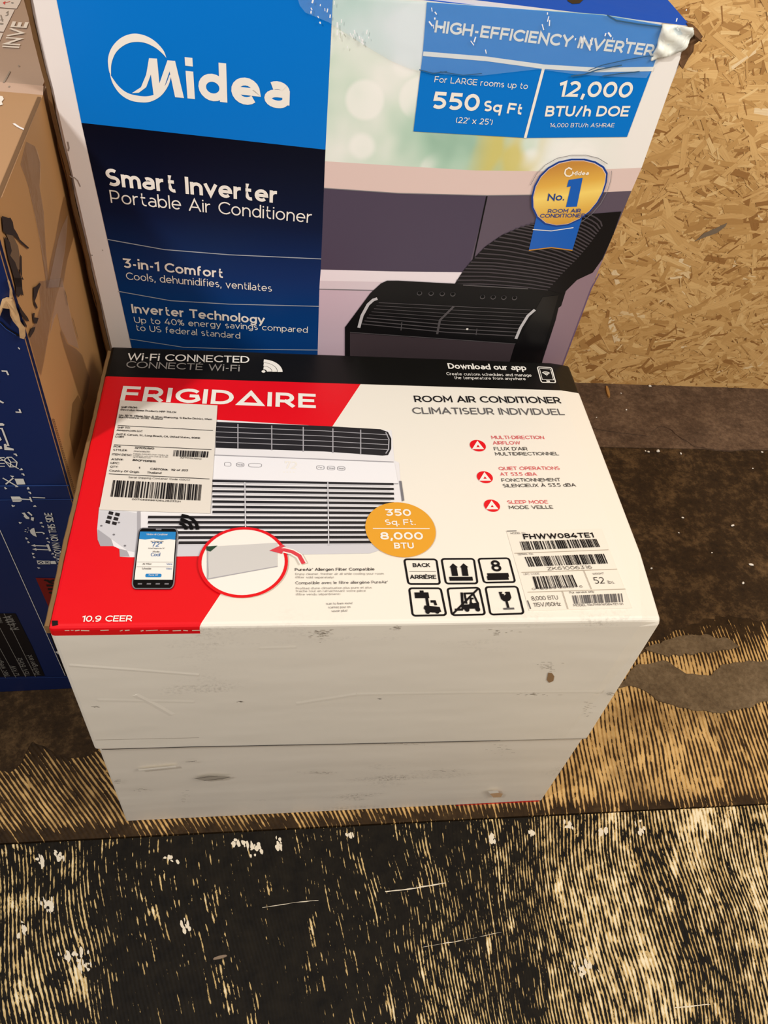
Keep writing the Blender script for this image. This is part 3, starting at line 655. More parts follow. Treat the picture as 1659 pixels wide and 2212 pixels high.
# printed picture of the window unit
APW = mat('picture_white', (232, 230, 230), 0.42); AP2 = mat('picture_light_grey', (206, 205, 208), 0.42); AP3 = mat('picture_mid_grey', (168, 166, 170), 0.42); APB = mat('picture_black', (34, 32, 34), 0.4); APD = mat('picture_grey', (120, 118, 122), 0.45)
p = Print(FT, 1)
p.poly([(214, 1097), (210, 1143), (211, 1166), (217, 1180), (245, 1180), (258, 1186), (259, 1203), (283, 1204), (300, 1204), (800, 1196), (826, 1187), (869, 1090), (862, 1000), (852, 995), (846, 930), (465, 907), (440, 1000)], APW, 0)
p.poly([(214, 1097), (211, 1143), (276, 1190), (304, 1196), (304, 1110)], AP2, 1)
p.poly([(211, 1144), (211, 1166), (217, 1180), (245, 1180), (240, 1165)], AP3, 1); p.poly([(258, 1186), (259, 1203), (280, 1203), (274, 1190)], AP3, 1)
p.line([(300, 1106), (300, 1200)], .003, AP3, 2)
for r_ in range(3):
    for c_ in range(2):
        x0, y0 = 236+c_*14-r_*3.2, 1105+r_*9.6+c_*3
        p.poly([(x0, y0), (x0+9.5, y0+2.2), (x0+7.6, y0+8.8), (x0-1.8, y0+6.6)], APB, 2)
for cx, cy in ((219, 1137), (246, 1156), (270, 1180), (257, 1130)): p.disc(cx, cy, 2.6, APD, 2, 10)
# top vent
p.poly([(466, 912), (700, 921), (822, 928), (838, 934), (845, 948), (845, 970), (838, 984), (826, 985), (700, 976), (466, 968)], APB, 1)
for k in range(1, 5): p.line([(466, 912+k*11), (700, 921+k*11), (838, 930+k*10.6)], .0010, AP3, 2)
for x0, x1 in ((514, 514), (587, 587), (655, 655), (719, 719), (779, 779)): p.line([(x0, 915+(x0-466)*.046), (x1, 968+(x0-466)*.046)], .0013, AP3, 2)
p.line([(833, 935), (840, 950), (839, 972), (833, 981)], .0014, AP3, 2)
# control strip
p.poly([(462, 985), (852, 1001), (860, 1045), (458, 1037)], mat('picture_panel', (238, 237, 238), 0.38), 1)
p.line([(463, 984), (850, 999)], .0012, AP3, 2); p.line([(459, 1037), (860, 1046)], .0012, AP3, 2)
p.text('72', (615, 1014), (641, 1015), 17, PW, .16, 2); p.text('....', (611, 1022), (637, 1022), 6, PW, .3, 2)
for x0, x1, y in ((485, 499, 1004), (511, 527, 1005), (537, 565, 1006), (684, 700, 1011), (707, 723, 1012), (729, 745, 1013)):
    q = p.quad((x0, y+4), (x1, y+4.5), (x1, y-3.5), (x0, y-4)); p.uline(q, rrect(0, 0, 1, 1, .3), .0005, APD, 2, True)
p.text('Mode', (513, 1006.5), (525, 1007), 3, APD, .14, 2); p.text('Fan', (688, 1012.5), (696, 1013), 3, APD, .14, 2); p.text('Sleep', (709, 1013.5), (721, 1014), 3, APD, .14, 2); p.text('Timer', (731, 1014.5), (743, 1015), 3, APD, .14, 2)
# grille
for k in range(13):
    t = k/12; yl, yr = 1040+t*134, 1047+t*125; x0 = 459 if k < 7 else (320 if k < 11 else 386)
    if k >= 11: pass
    xr_ = 850+t*4
    p.line([(x0, yl), (xr_, yr)], .0030+.0012*t, APB, 2); p.line([(x0, yl+4), (xr_-8, yr+4)], .0014, AP2, 2)
for x0 in (529, 708): p.line([(x0, 1043), (x0+2, 1180)], .0012, AP2, 3)
p.poly([(862, 1040), (867, 1040), (873, 1082), (868, 1084)], APD, 2)
p.poly([(300, 1176), (800, 1178), (826, 1187), (800, 1196), (300, 1204)], AP2, 1)
p.done('product_picture', fbox, 'printed picture of a white window air conditioner')
# phone picture
p = Print(FT, 4)
q = p.quad(c7(453, 455), c7(668, 455), c7(690, 145), c7(490, 143))
p.upoly(q, rrect(0, 0, 1, 1, .1), BLACK, 0); p.uline(q, rrect(.01, .01, .99, .99, .1), .0012, APD, 1, True)
p.upoly(q, [(.05, .145), (.95, .145), (.95, .925), (.05, .925)], PW, 1)
p.upoly(q, [(.05, .80), (.2, .79), (.4, .81), (.6, .785), (.8, .80), (.95, .79), (.95, .925), (.05, .925)], mat('screen_blue', (32, 130, 196), 0.4), 2)
BL = mat('ink_blue', (40, 104, 168), 0.45)
def ut(s, x0, x1, y, m, h, w=.13):
    a, b = Vector(q(x0, y)), Vector(q(x1, y)); d = (b-a); L = d.length; d.normalize(); p.text2(s, a, d, Vector((-d.y, d.x)), L, h, m, w, 3)
ut('Window Air Conditioner', .22, .75, .862, PW, .0022); ut('Set Temperature', .34, .66, .745, INK, .0019); ut('72\u00b0', .38, .62, .672, BL, .0058, .12); ut('Actual Temperature 74\u00b0', .3, .7, .632, INK, .0017)
ut('Mode', .42, .58, .575, INK, .002); ut('Cool', .38, .6, .512, BL, .0044, .12)
for y, a in ((.375, 'Air Filter'), (.30, 'Schedule')): ut(a, .2, .42, y, INK, .0021); ut('View', .78, .92, y, BL, .0021)
p.uline(q, [(.07, .345), (.93, .345)], .0004, PALEINK, 2); p.uline(q, [(.07, .42), (.93, .42)], .0004, PALEINK, 2)
p.upoly(q, rrect(.3, .18, .68, .235, .027), mat('screen_blue', (32, 130, 196), 0.4), 2); ut('Power Off', .38, .6, .2, PW, .002)
for k in range(4): p.uline(q, [(.14+k*.21, .08), (.24+k*.21, .08)], .0016, APD, 1)
p.uline(q, [(.44, .965), (.58, .965)], .0018, APD, 1)
c = FT.at(*c7(688, 156))
for R in (.0082, .0138, .0196): p.ribbon2([(c[0]+R*math.cos(math.radians(a)), c[1]+R*math.sin(math.radians(a))) for a in range(0, 88, 7)], .0036, BLACK, 3)
p.done('phone_picture', fbox, 'printed picture of a black phone with a blue and white screen')
# filter bubble
p = Print(FT, 6)
p.disc(526, 1215, 95, PW, 0); p.disc(526, 1215, 96, RED, 1, 60, 89)
FG = mat('filter_grey', (205, 203, 198), 0.5)
p.poly([c7(838, 262), c7(885, 240), c7(1190, 222), c7(1190, 342), c7(845, 408)], FG, 1); p.line([c7(838, 262), c7(838, 406), c7(1190, 342)], .001, AP3, 2); p.poly([c7(832, 242), c7(888, 238), c7(852, 268), c7(832, 262)], mat('tab_green', (34, 66, 46), 0.5), 2)
p.line([c7(1322, 330), c7(1300, 290), c7(1265, 270), c7(1225, 260), c7(1185, 258)], .0072, PW, 2); p.line([c7(1322, 330), c7(1300, 290), c7(1265, 270), c7(1225, 260), c7(1180, 260)], .0042, PINK, 3)
p.line([c7(1222, 238), c7(1170, 262), c7(1215, 274)], .0034, PINK, 3)
p.done('filter_picture', fbox, 'white round picture with red rim showing a grey filter')
# capacity badge
p = Print(FT, 5); YEL = mat('badge_amber', (226, 160, 42), 0.42)
p.disc(865, 1144.5, 75, YEL, 0, 56)
p.text('350', c8(172, 134), c8(304, 136), 15, PW, .20); p.text('Sq. Ft.', c8(170, 181), c8(326, 181), 12, PW, .17); p.line([c8(107, 199), c8(397, 200)], .001, PW, 1)
p.text('8,000', c8(146, 256), c8(366, 256), 16, PW, .20); p.text('BTU', c8(217, 302), c8(318, 302), 13, PW, .20)
p.done('capacity_badge', fbox, 'round amber badge with white capacity figures')
# handling symbols
p = Print(FT, 1)
def icon(a, b, c_, d):
    global p
    if p.bm.verts: p.done('handling_symbol', fbox)
    p = Print(FT, 1); q = p.quad(c8(*a), c8(*b), c8(*c_), c8(*d)); p.uline(q, rrect(.01, .01, .99, .99, .09), .0022, INK, 0, True); return q
def it(q, s, x0, x1, y, m, h, w):
    a, b = Vector(q(x0, y)), Vector(q(x1, y)); d = (b-a); L = d.length; d.normalize(); p.text2(s, a, d, Vector((-d.y, d.x)), L, h, m, w, 1)
q = icon((288, 480), (453, 480), (434, 351), (266, 351)); it(q, 'BACK', .24, .76, .67, INK, .0052, .2); it(q, 'ARRI\u00c8RE', .09, .9, .2, INK, .0052, .2); p.uline(q, [(.1, .5), (.92, .5)], .0005, INK, 1)
q = icon((480, 478), (645, 477), (626, 348), (457, 349)); p.uline(q, [(.14, .19), (.86, .19)], .005, INK, 1)
for x in (.33, .65): p.uline(q, [(x, .3), (x, .68)], .0065, INK, 1); p.upoly(q, [(x-.13, .64), (x+.13, .64), (x, .8)], INK, 1)
q = icon((675, 473), (838, 470), (805, 345), (645, 348)); it(q, '8', .36, .66, .44, INK, .0150, .2); p.uline(q, [(.17, .3), (.84, .3)], .005, INK, 1); p.uline(q, [(.14, .18), (.81, .18)], .005, INK, 1)
q = icon((310, 643), (485, 639), (456, 499), (291, 499))   # clamp truck
p.upoly(q, [(.15, .62), (.58, .62), (.58, .83), (.44, .83), (.44, .9), (.32, .9), (.32, .83), (.15, .83)], INK, 1); p.upoly(q, [(.4, .36), (.84, .3), (.86, .12), (.62, .1), (.42, .14), (.36, .26)], INK, 1)
p.uline(q, [(.5, .62), (.5, .34)], .003, INK, 1); p.uline(q, [(.6, .5), (.72, .5), (.74, .36)], .0028, INK, 1)
for x in (.46, .74): p.upoly(q, [(x+.07*math.cos(a*.5236), .14+.085*math.sin(a*.5236)) for a in range(12)], INK, 1)
q = icon((511, 640), (684, 636), (653, 496), (487, 500))   # no fork lift
p.uline(q, [(.03, .04), (.97, .97)], .002, INK, 1); p.upoly(q, [(.4, .22), (.86, .22), (.88, .44), (.7, .42), (.62, .5), (.58, .38), (.4, .38)], INK, 1)
p.uline(q, [(.36, .2), (.42, .82)], .0026, INK, 1); p.uline(q, [(.12, .2), (.36, .2)], .0026, INK, 1); p.uline(q, [(.5, .4), (.5, .78), (.76, .78), (.84, .42)], .0022, INK, 1); p.uline(q, [(.64, .46), (.66, .6), (.74, .58)], .002, INK, 1)
for x in (.48, .8): p.upoly(q, [(x+.075*math.cos(a*.5236), .2+.09*math.sin(a*.5236)) for a in range(12)], INK, 1)
q = icon((708, 637), (882, 631), (847, 490), (682, 493))   # fragile glass
p.upoly(q, [(.38, .8), (.5, .8), (.46, .74), (.54, .7), (.5, .64), (.6, .72), (.56, .76), (.6, .8), (.72, .8), (.73, .58), (.66, .48), (.57, .45), (.48, .46), (.41, .54)], INK, 1)
p.uline(q, [(.56, .46), (.57, .2)], .0026, INK, 1); p.uline(q, [(.42, .19), (.74, .19)], .0022, GREYINK, 1)
p.done('handling_symbol', fbox)

# shipping label and model label (paper stickers)
PAPER = mat('label_paper', (226, 219, 206), 0.5, 0.4, bump=0.12, bscale=25)
def sticker(name, px, m, label, base, th=0.0006):
    P = [FT.at(*a) for a in px]; bm = bmesh.new(); z = H+base*LAY
    lo = [bm.verts.new((x, y, z-th)) for x, y in P]; hi = [bm.verts.new((x, y, z)) for x, y in P]
    bm.faces.new(hi); bm.faces.new(list(reversed(lo)))
    for a in range(len(P)): bm.faces.new((lo[a-1], lo[a], hi[a], hi[a-1]))
    bmesh.ops.recalc_face_normals(bm, faces=bm.faces[:]); o = link(name, bm, [m], fbox); o['label'] = label; return o
lab = sticker('shipping_label', [(215, 1103), (454, 1111), (470, 878), (260, 867)], PAPER, 'white paper shipping label with barcodes', 6)
p = Print(FT, 7)
rows = [('SHIP FROM:', 148, 343, 230, 345, 9, .2), ('Electrolux Home Products-MPP THLCH', 145, 355, 427, 369, 9, .17), ('No. 18/16 Village Moo. 8, Khao Khansong, Si Racha District, Chon', 138, 384, 611, 405, 9, .17), ('Buri Province, 20110, Thailand', 136, 394, 358, 403, 9, .17),
        ('SHIP TO:', 128, 447, 192, 449, 9, .17), ('Amazon.com LLC', 124, 460, 256, 466, 9, .18), ('2417 E. Carson, St., Long Beach, CA, United States, 90810', 121, 481, 550, 501, 9, .18), ('LGB1', 118, 493, 160, 495, 9, .18),
        ('PO#:', 109, 545, 146, 546, 10, .16), ('STYLE#:', 106, 562, 178, 565, 10, .16), ('3Z7OSUWO', 216, 551, 315, 556, 10, .2), ('FHWW084TE1', 213, 568, 293, 571, 7, .14), ('ITEM DESC:', 101, 585, 203, 589, 10, .16),
        ('Frigidaire 8,000 BTU Smart Window Air', 210, 580, 388, 588, 6, .12), ('Conditioner with Wi-Fi. Cools up to 350', 209, 590, 386, 597, 6, .12), ('Sq. Ft. Remote Cont.', 208, 598, 300, 601, 6, .12), ('ASIN#:', 96, 610, 158, 612, 10, .16), ('B0CFYDPB1S', 206, 614, 324, 622, 10, .2), ('UPC:', 93, 629, 138, 631, 10, .16),
        ('QTY:', 90, 648, 131, 649, 10, .16), ('1', 237, 654, 243, 654, 10, .2), ('CARTON#:', 296, 659, 386, 664, 10, .18), ('112 of 203', 402, 664, 488, 667, 10, .18), ('Country Of Origin', 86, 668, 238, 676, 10, .16), ('Thailand', 279, 678, 352, 681, 10, .16),
        ('Serial Shipping Container Code (SSCC)', 184, 702, 498, 715, 9, .12), ('3Z7OSUWO', 447, 600, 557, 608, 8, .13), ('0074899961084282332 1'.replace(' ', ''), 202, 814, 450, 826, 8, .15)]
for s, x0, y0, x1, y1, h, w in rows: p.text(s, c5(x0, y0), c5(x1, y1), h/2.37, INK, w)
for a, b in (((130, 432), (617, 458)), ((112, 531), (609, 556)), ((85, 680), (599, 706))): p.line([c5(*a), c5(*b)], .0008, INK, 1)
p.bars(p.quad(c5(93, 797), c5(559, 817), c5(566, 735), c5(107, 712)), INK, 92, 1, 3); p.bars(p.quad(c5(413, 590), c5(592, 597), c5(597, 566), c5(417, 558)), INK, 46, 1, 4)
o = p.done('label_print', lab, 'black text and barcodes of the shipping label')
lab2 = sticker('model_label', [c8(908, 616), c8(1432, 602), c8(1278, 196), c8(792, 210)], mat('label_paper_warm', (236, 229, 214), 0.4, 0.4), 'pale model label with barcodes near the front right corner', 2)
p = Print(FT, 3); LN = mat('ink_line', (176, 166, 150), 0.5)
p.text('MODEL No.', c8(813, 227), c8(892, 225), 4, GREYINK, .12); p.text('FHWW084TE1', c8(880, 252), c8(1240, 243), 11, INK, .2); p.bars(p.quad(c8(873, 308), c8(1270, 292), c8(1250, 250), c8(858, 264)), INK, 78, 1, 8)
p.text('SERIAL No.', c8(850, 334), c8(930, 331), 4, GREYINK, .12); p.bars(p.quad(c8(905, 393), c8(1310, 376), c8(1289, 326), c8(883, 343)), INK, 78, 1, 9); p.text('ZK61006316', c8(1002, 411), c8(1230, 402), 7, INK, .1)
p.text('UPC CODE', c8(880, 436), c8(960, 432), 4, GREYINK, .1); p.bars(p.quad(c8(942, 507), c8(1158, 496), c8(1130, 434), c8(923, 443)), INK, 48, 1, 10); p.text('0 12505 28331 6', c8(922, 512), c8(1182, 498), 4.5, GREYINK, .12)
p.text('WEIGHT', c8(1232, 434), c8(1290, 431), 4, GREYINK, .12); p.text('52', c8(1243, 480), c8(1296, 478), 14, INK, .1); p.text('lbs.', c8(1312, 480), c8(1346, 479), 7, GREYINK, .1)
p.text('8,000 BTU', c8(922, 566), c8(1056, 560), 9, INK, .1); p.text('115V/60Hz', c8(932, 598), c8(1070, 593), 9, INK, .1); p.text('For service only', c8(1115, 530), c8(1240, 525), 4.5, INK, .12)
p.bars(p.quad(c8(1137, 583), c8(1390, 573), c8(1383, 529), c8(1126, 540)), GREYINK, 50, 1, 12); p.text('MODEL No.FHWW084TE1 01', c8(1135, 596), c8(1388, 588), 5, GREYINK, .14)
for a, b in (((832, 324), (1312, 306)), ((868, 422), (1356, 405)), ((900, 523), (1398, 507)), ((1185, 410), (1225, 508)), ((1075, 515), (1105, 610))): p.line([c8(*a), c8(*b)], .0008, LN, 1)
p.line([c8(792, 210), c8(842, 209)], .001, GREYINK, 1); p.line([c8(898, 565), c8(914, 608)], .0012, GREYINK, 1)
p.done('model_print', lab2, 'black text and barcodes of the model label')

# ------------------------------------------------------------------ tall carton behind
MX, MY, MYAW, MT, MW, MH, MD = -0.03498, 0.47311, -0.04687, 0.02095, 0.64120, 0.92964, 0.49
TL0, TR0 = 0.0240, 0.0282
tall = empty('portable_air_conditioner_carton', (MX, MY, 0), MYAW, 'tall blue and white carton picturing a black portable air conditioner, standing behind the other boxes', 'box')
MM = Matrix.Translation((MX, MY, 0)) @ Matrix.Rotation(MYAW, 4, 'Z')
MF = Face(MM, (0, 0, 0), (1, 0, 0), (0, -math.sin(MT), math.cos(MT)))
fy = -math.sin(MT)*MH; hz = math.cos(MT)*MH
TW = mat('tall_carton_white', (232, 226, 222), 0.40, 0.45, bump=0.25, bscale=9)
TB = mat('tall_carton_blue_top', (4, 80, 186), 0.55, 0.06, bump=0.3, bscale=18)
bm = bmesh.new()
box_bm(bm, [(TL0, 0, 0), (MW-TR0, 0, 0), (MW-TR0, MD, 0), (TL0, MD, 0), (0, fy, hz), (MW, fy, hz), (MW, MD, hz), (0, MD, hz)])
bmesh.ops.bevel(bm, geom=[e for e in bm.edges if max(v.co.z for v in e.verts) > hz-0.01], offset=0.004, segments=2, affect='EDGES')
for f in bm.faces:
    if f.normal.z > 0.3: f.material_index = 1
link('carton_body', bm, [TW, TB], tall)
# raw double edge of the board along the left rim
bm = bmesh.new(); n = 60; rr = random.Random(8)
for off, wdt, dep, sd in ((0.0, 0.0040, 0.003, 1), (0.0042, 0.0022, 0.009, 2)):
    prof = []
    for k in range(n+1):
        v = 0.02+(MH-0.02)*k/n; x0 = TL0*(1-v/MH) - off + 0.0007*math.sin(k*1.1+sd)+rr.gauss(0, .0003)
        if sd == 2: x0 += 0.005*max(0, 1-abs((v-0.80)/0.06))
        y = -math.sin(MT)*v; z = math.cos(MT)*v
        prof.append([bm.verts.new((x0+a, y+b, z)) for a, b in ((0.0, dep*.3), (-wdt, dep*.5), (-wdt, dep+.016), (0.0, dep+.016))])
    for k in range(n):
        for j in range(4): bm.faces.new((prof[k][j], prof[k][(j+1) % 4], prof[k+1][(j+1) % 4], prof[k+1][j]))
    bm.faces.new(prof[0]); bm.faces.new(list(reversed(prof[-1])))
bmesh.ops.recalc_face_normals(bm, faces=bm.faces[:])
o = link('board_edge', bm, [mat('board_edge_brown', (104, 76, 46), 0.85, 0.15, mottle=.3, mscale=40)], tall); o['label'] = 'raw brown board edge along the left rim'

def c1(x, y): return (x/2.1829, y/2.1825)
def c2(x, y): return (640+x/1.628, y/1.6286)
def c3(x, y): return (180+x/2.8603, 340+y/2.8614)
def c4(x, y): return (680+x/2.3042, 320+y/2.3042)
BLUE = mat('print_blue', (0, 116, 206), 0.36, 0.16, bump=0.18, bscale=8)
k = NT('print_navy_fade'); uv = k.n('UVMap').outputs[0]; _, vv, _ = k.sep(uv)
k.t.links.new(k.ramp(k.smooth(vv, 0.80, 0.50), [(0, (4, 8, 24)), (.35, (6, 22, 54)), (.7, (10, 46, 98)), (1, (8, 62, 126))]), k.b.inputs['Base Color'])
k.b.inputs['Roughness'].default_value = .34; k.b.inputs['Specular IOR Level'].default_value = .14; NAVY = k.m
p = Print(MF, 1)
p.poly([(112, -52), (176, 265), (703, 323), (720, -11)], BLUE, 0)
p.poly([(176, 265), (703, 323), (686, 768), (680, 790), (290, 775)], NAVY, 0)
p.done('colour_panels', tall, 'bright blue over dark navy printed panels')
# brand mark: open ring running into the M
p = Print(MF, 2)
cx, cy = c1(655, 320); c = Vector(MF.at(cx, cy))
def ringpt(x, y): return Vector(MF.at(*c1(x, y)))
out_ = [(785, 272), (770, 235), (730, 192), (680, 165), (625, 158), (570, 178), (528, 222), (510, 275), (514, 330), (522, 352)]
inn_ = [(524, 352), (526, 300), (545, 250), (580, 216), (625, 198), (680, 200), (730, 222), (765, 250), (785, 272)]
def smooth(L, n=5):
    R = []
    for i in range(len(L)-1):
        a_, b_, c_, d_ = L[max(i-1, 0)], L[i], L[i+1], L[min(i+2, len(L)-1)]
        for k_ in range(n):
            t = k_/n; R.append(tuple(.5*(2*b_[j]+(c_[j]-a_[j])*t+(2*a_[j]-5*b_[j]+4*c_[j]-d_[j])*t*t+(3*b_[j]-a_[j]-3*c_[j]+d_[j])*t**3) for j in (0, 1)))
    return R+[L[-1]]
p.poly([c1(*a) for a in smooth(out_)+smooth(inn_)[:-1]], PW, 0)
out2 = [(518, 346), (532, 392), (565, 440), (610, 470), (660, 481), (710, 478), (760, 450), (795, 400), (808, 350)]
inn2 = [(800, 352), (780, 400), (748, 436), (700, 452), (650, 450), (600, 436), (560, 405), (530, 365)]
p.poly([c1(*a) for a in smooth(out2)+smooth(inn2)], PW, 0)
p.poly([c1(*a) for a in ((703, 273), (741, 275), (752, 392), (790, 283), (826, 286), (868, 461), (826, 457), (800, 335), (765, 440), (725, 450), (712, 350), (690, 410), (655, 436), (622, 438), (665, 410), (690, 350))], PW, 0)
p.text('idea', c1(885, 463), c1(1364, 515), 80, PW, .215, 0, .03)
p.done('brand_lettering', tall, 'large white brand mark with a ring on the blue panel')
p = Print(MF, 2); LINE = mat('print_line_pale', (168, 176, 184), 0.45)
p.text('Smart Inverter', c3(148, 172), c3(1203, 282), 37, PW, .20); p.text('Portable Air Conditioner', c3(172, 278), c3(1412, 404), 27, PW, .105)
p.text('3-in-1 Comfort', c3(250, 678), c3(866, 744), 20, PW, .185); p.text('Cools, dehumidifies, ventilates', c3(268, 752), c3(1165, 828), 15.5, PW, .115)
p.text('Inverter Technology', c3(303, 958), c3(1120, 1028), 19, PW, .185); p.text('Up to 40% energy savings compared', c3(318, 1020), c3(1386, 1082), 13, PW, .115); p.text('to US federal standard', c3(328, 1068), c3(970, 1118), 13, PW, .115)
for pts in ([(148, 505), (500, 568), (900, 600), (1470, 626)], [(216, 826), (540, 884), (900, 905), (1457, 919)], [(284, 1120), (620, 1172), (1000, 1184), (1448, 1189)]): p.line([c3(*a) for a in pts], .0011, LINE)
p.done('panel_lettering', tall, 'white lettering and fine lines on the navy panel')

# printed photograph on the right
k = NT('print_bokeh'); uv = k.n('UVMap').outputs[0]; uu, vv, _ = k.sep(uv)
nz = k.noise(uv, 7.0, 3, .5); nz2 = k.noise(k.xyz(uu, k.math('MULTIPLY', vv, .6), 4.0), 16.0, 2, .5)
bse = k.ramp(k.math('MULTIPLY_ADD', nz, .7, k.math('MULTIPLY', nz2, .3)), [(.28, (118, 164, 142)), (.40, (172, 206, 184)), (.51, (212, 228, 212)), (.62, (242, 242, 236))])
vo = k.n('TexVoronoi'); k.put(vo.inputs['Vector'], uv); vo.inputs['Scale'].default_value = 20; vo.inputs['Randomness'].default_value = .8
ds = k.math('MULTIPLY', k.smooth(vo.outputs['Distance'], .50, .40), k.smooth(nz, .40, .52)); bse = k.mix(k.math('MULTIPLY', ds, .7), bse, (246, 246, 240))
yl = k.math('MULTIPLY', k.math('MULTIPLY', k.smooth(uu, .43, .47), k.smooth(uu, .535, .50)), k.math('MULTIPLY', k.smooth(vv, .845, .825), k.smooth(nz2, .40, .52)))
bse = k.mix(k.math('MULTIPLY', yl, .8), bse, (214, 196, 92))
bse = k.mix(k.smooth(k.math('MULTIPLY_ADD', nz, .05, k.math('MULTIPLY_ADD', vv, .18, uu)), .72, .80), bse, (240, 236, 230))
k.t.links.new(bse, k.b.inputs['Base Color']); k.b.inputs['Roughness'].default_value = .3; BOK = k.m
p = Print(MF, 1)
p.poly([(719, -11), (702, 348), (860, 358), (1027, 368), (1200, 370), (1386, 362), (1470, 124), (1490, 64), (1400, 46), (1303, 31), (1100, 16), (922, 3)], BOK, 0)
PWALL = mat('picture_beige_wall', (222, 198, 190), .38, .45); PBAND = mat('picture_mauve_band', (78, 68, 86), .36, .2); PBAND2 = mat('picture_mauve_band_right', (92, 80, 94), .36); PLEDGE = mat('picture_ledge', (238, 228, 232), .38); PLOW = mat('picture_lower_wall', (206, 184, 196), .38)
p.poly([(702, 348), (860, 358), (1027, 368), (1200, 370), (1386, 362), (1364, 412), (1200, 420), (1053, 422), (860, 417), (700, 406)], PWALL, 0)
p.poly([(700, 406), (860, 417), (1053, 422), (1010, 588), (850, 586), (693, 582)], PBAND, 0); p.poly([(1053, 422), (1200, 420), (1364, 412), (1290, 590), (1010, 588)], PBAND2, 0)
p.line([(1052, 422), (1022, 562), (1012, 588)], .0016, BLACK, 1); p.line([(700, 406), (860, 417), (1053, 422), (1200, 420)], .001, APD, 1)
p.poly([(693, 582), (850, 586), (1010, 588), (1290, 590), (1283, 606), (1000, 612), (691, 606)], PLEDGE, 0); p.poly([(691, 606), (1000, 612), (1283, 606), (1277, 622), (1000, 628), (690, 624)], mat('picture_ledge_shadow', (220, 206, 212), .38), 0)
p.poly([(690, 624), (1000, 628), (1277, 622), (1212, 800), (686, 790), (686, 768)], PLOW, 0); p.poly([(1160, 625), (1302, 560), (1277, 622), (1212, 800), (1140, 800)], mat('picture_mauve_wall', (142, 118, 128), .36), 1); p.line([(1294, 590), (1277, 622), (1214, 790)], .0016, mat('picture_purple', (104, 82, 112), .4), 2); p.line([(690, 624), (860, 628)], .0012, APD, 1)
p.done('picture_background', tall, 'printed room picture with green garden blur above a mauve band')
HB = mat('picture_hose_black', (20, 18, 20), .32, .2); HR = mat('picture_hose_rib', (70, 64, 68), .3, .2); DB = mat('picture_device_black', (18, 17, 18), .32, .2); DF = mat('picture_device_front', (64, 54, 58), .3); SIL = mat('picture_silver', (196, 194, 196), .3); DG = mat('picture_device_grey', (82, 78, 80), .35)
p = Print(MF, 3)
p.poly([(983, 611), (1000, 585), (1018, 563), (1048, 532), (1084, 507), (1120, 492), (1153, 483), (1240, 464), (1342, 456), (1322, 512), (1300, 560), (1280, 588), (1246, 604), (1222, 628), (1212, 660), (1170, 690), (1000, 650)], HB, 0)
oe = [(980, 613), (1000, 585), (1018, 563), (1048, 532), (1084, 507), (1120, 490), (1153, 480), (1200, 470), (1260, 461)]; ie = [(1183, 626), (1200, 606), (1216, 588), (1232, 572), (1248, 556), (1262, 540), (1276, 522), (1288, 505), (1300, 488)]
def along(L, t):
    t *= len(L)-1; i = min(int(t), len(L)-2); f_ = t-i; return (L[i][0]*(1-f_)+L[i+1][0]*f_, L[i][1]*(1-f_)+L[i+1][1]*f_)
for j in range(26):
    a, b = along(oe, j/25), along(ie, j/25); m_ = ((a[0]+b[0])/2+8, (a[1]+b[1])/2-4.5)
    p.line([a, ((a[0]+m_[0])/2+2, (a[1]+m_[1])/2-2), m_, ((b[0]+m_[0])/2+3, (b[1]+m_[1])/2-1), b], .0018, HR, 1)
p.poly([(745, 790), (745, 706), (757, 690), (800, 632), (823, 611), (836, 605), (860, 605), (990, 612), (1140, 622), (1185, 626), (1213, 634), (1200, 690), (1172, 776), (1166, 800)], DB, 1)
p.poly([(756, 790), (756, 718), (1112, 742), (1096, 795)], DF, 2); p.line([(756, 716), (930, 728), (1113, 741)], .0012, DG, 3)
p.poly([(1114, 742), (1172, 640), (1206, 636), (1160, 800), (1094, 800)], mat('picture_device_side', (12, 10, 12), .3), 2)
for x in (906, 931, 955, 978): p.disc(x, 632+(x-906)*.03, 5.6, DG, 2, 14); p.disc(x, 631+(x-906)*.03, 4.2, BLACK, 3, 14)
for x in (1042, 1065, 1088, 1111): p.disc(x, 640+(x-1042)*.03, 5.6, DG, 2, 14); p.disc(x, 639+(x-1042)*.03, 4.2, BLACK, 3, 14)
p.line([(775, 706), (782, 680), (795, 656), (806, 646), (815, 643)], .0040, SIL, 3); p.line([(1114, 730), (1124, 706), (1140, 680), (1155, 667)], .0040, SIL, 3)
for j in range(8):
    t = j/7; p.line([(818-36*t, 652+46*t), (980-16*t, 660+56*t), (1146-34*t, 668+56*t)], .0009 if j < 5 else .0015, DG, 2)
p.line([(980, 660), (950, 690), (944, 720)], .003, DG, 3); p.line([(868, 694), (866, 712)], .0012, DG, 3); p.line([(1030, 708), (1028, 722)], .0012, DG, 3); p.disc(1009, 709, 2.6, PW, 3, 10)
p.line([(1000, 614), (1140, 622)], .0016, DG, 3)
p.done('device_picture', tall, 'printed picture of a black portable air conditioner and ribbed hose')
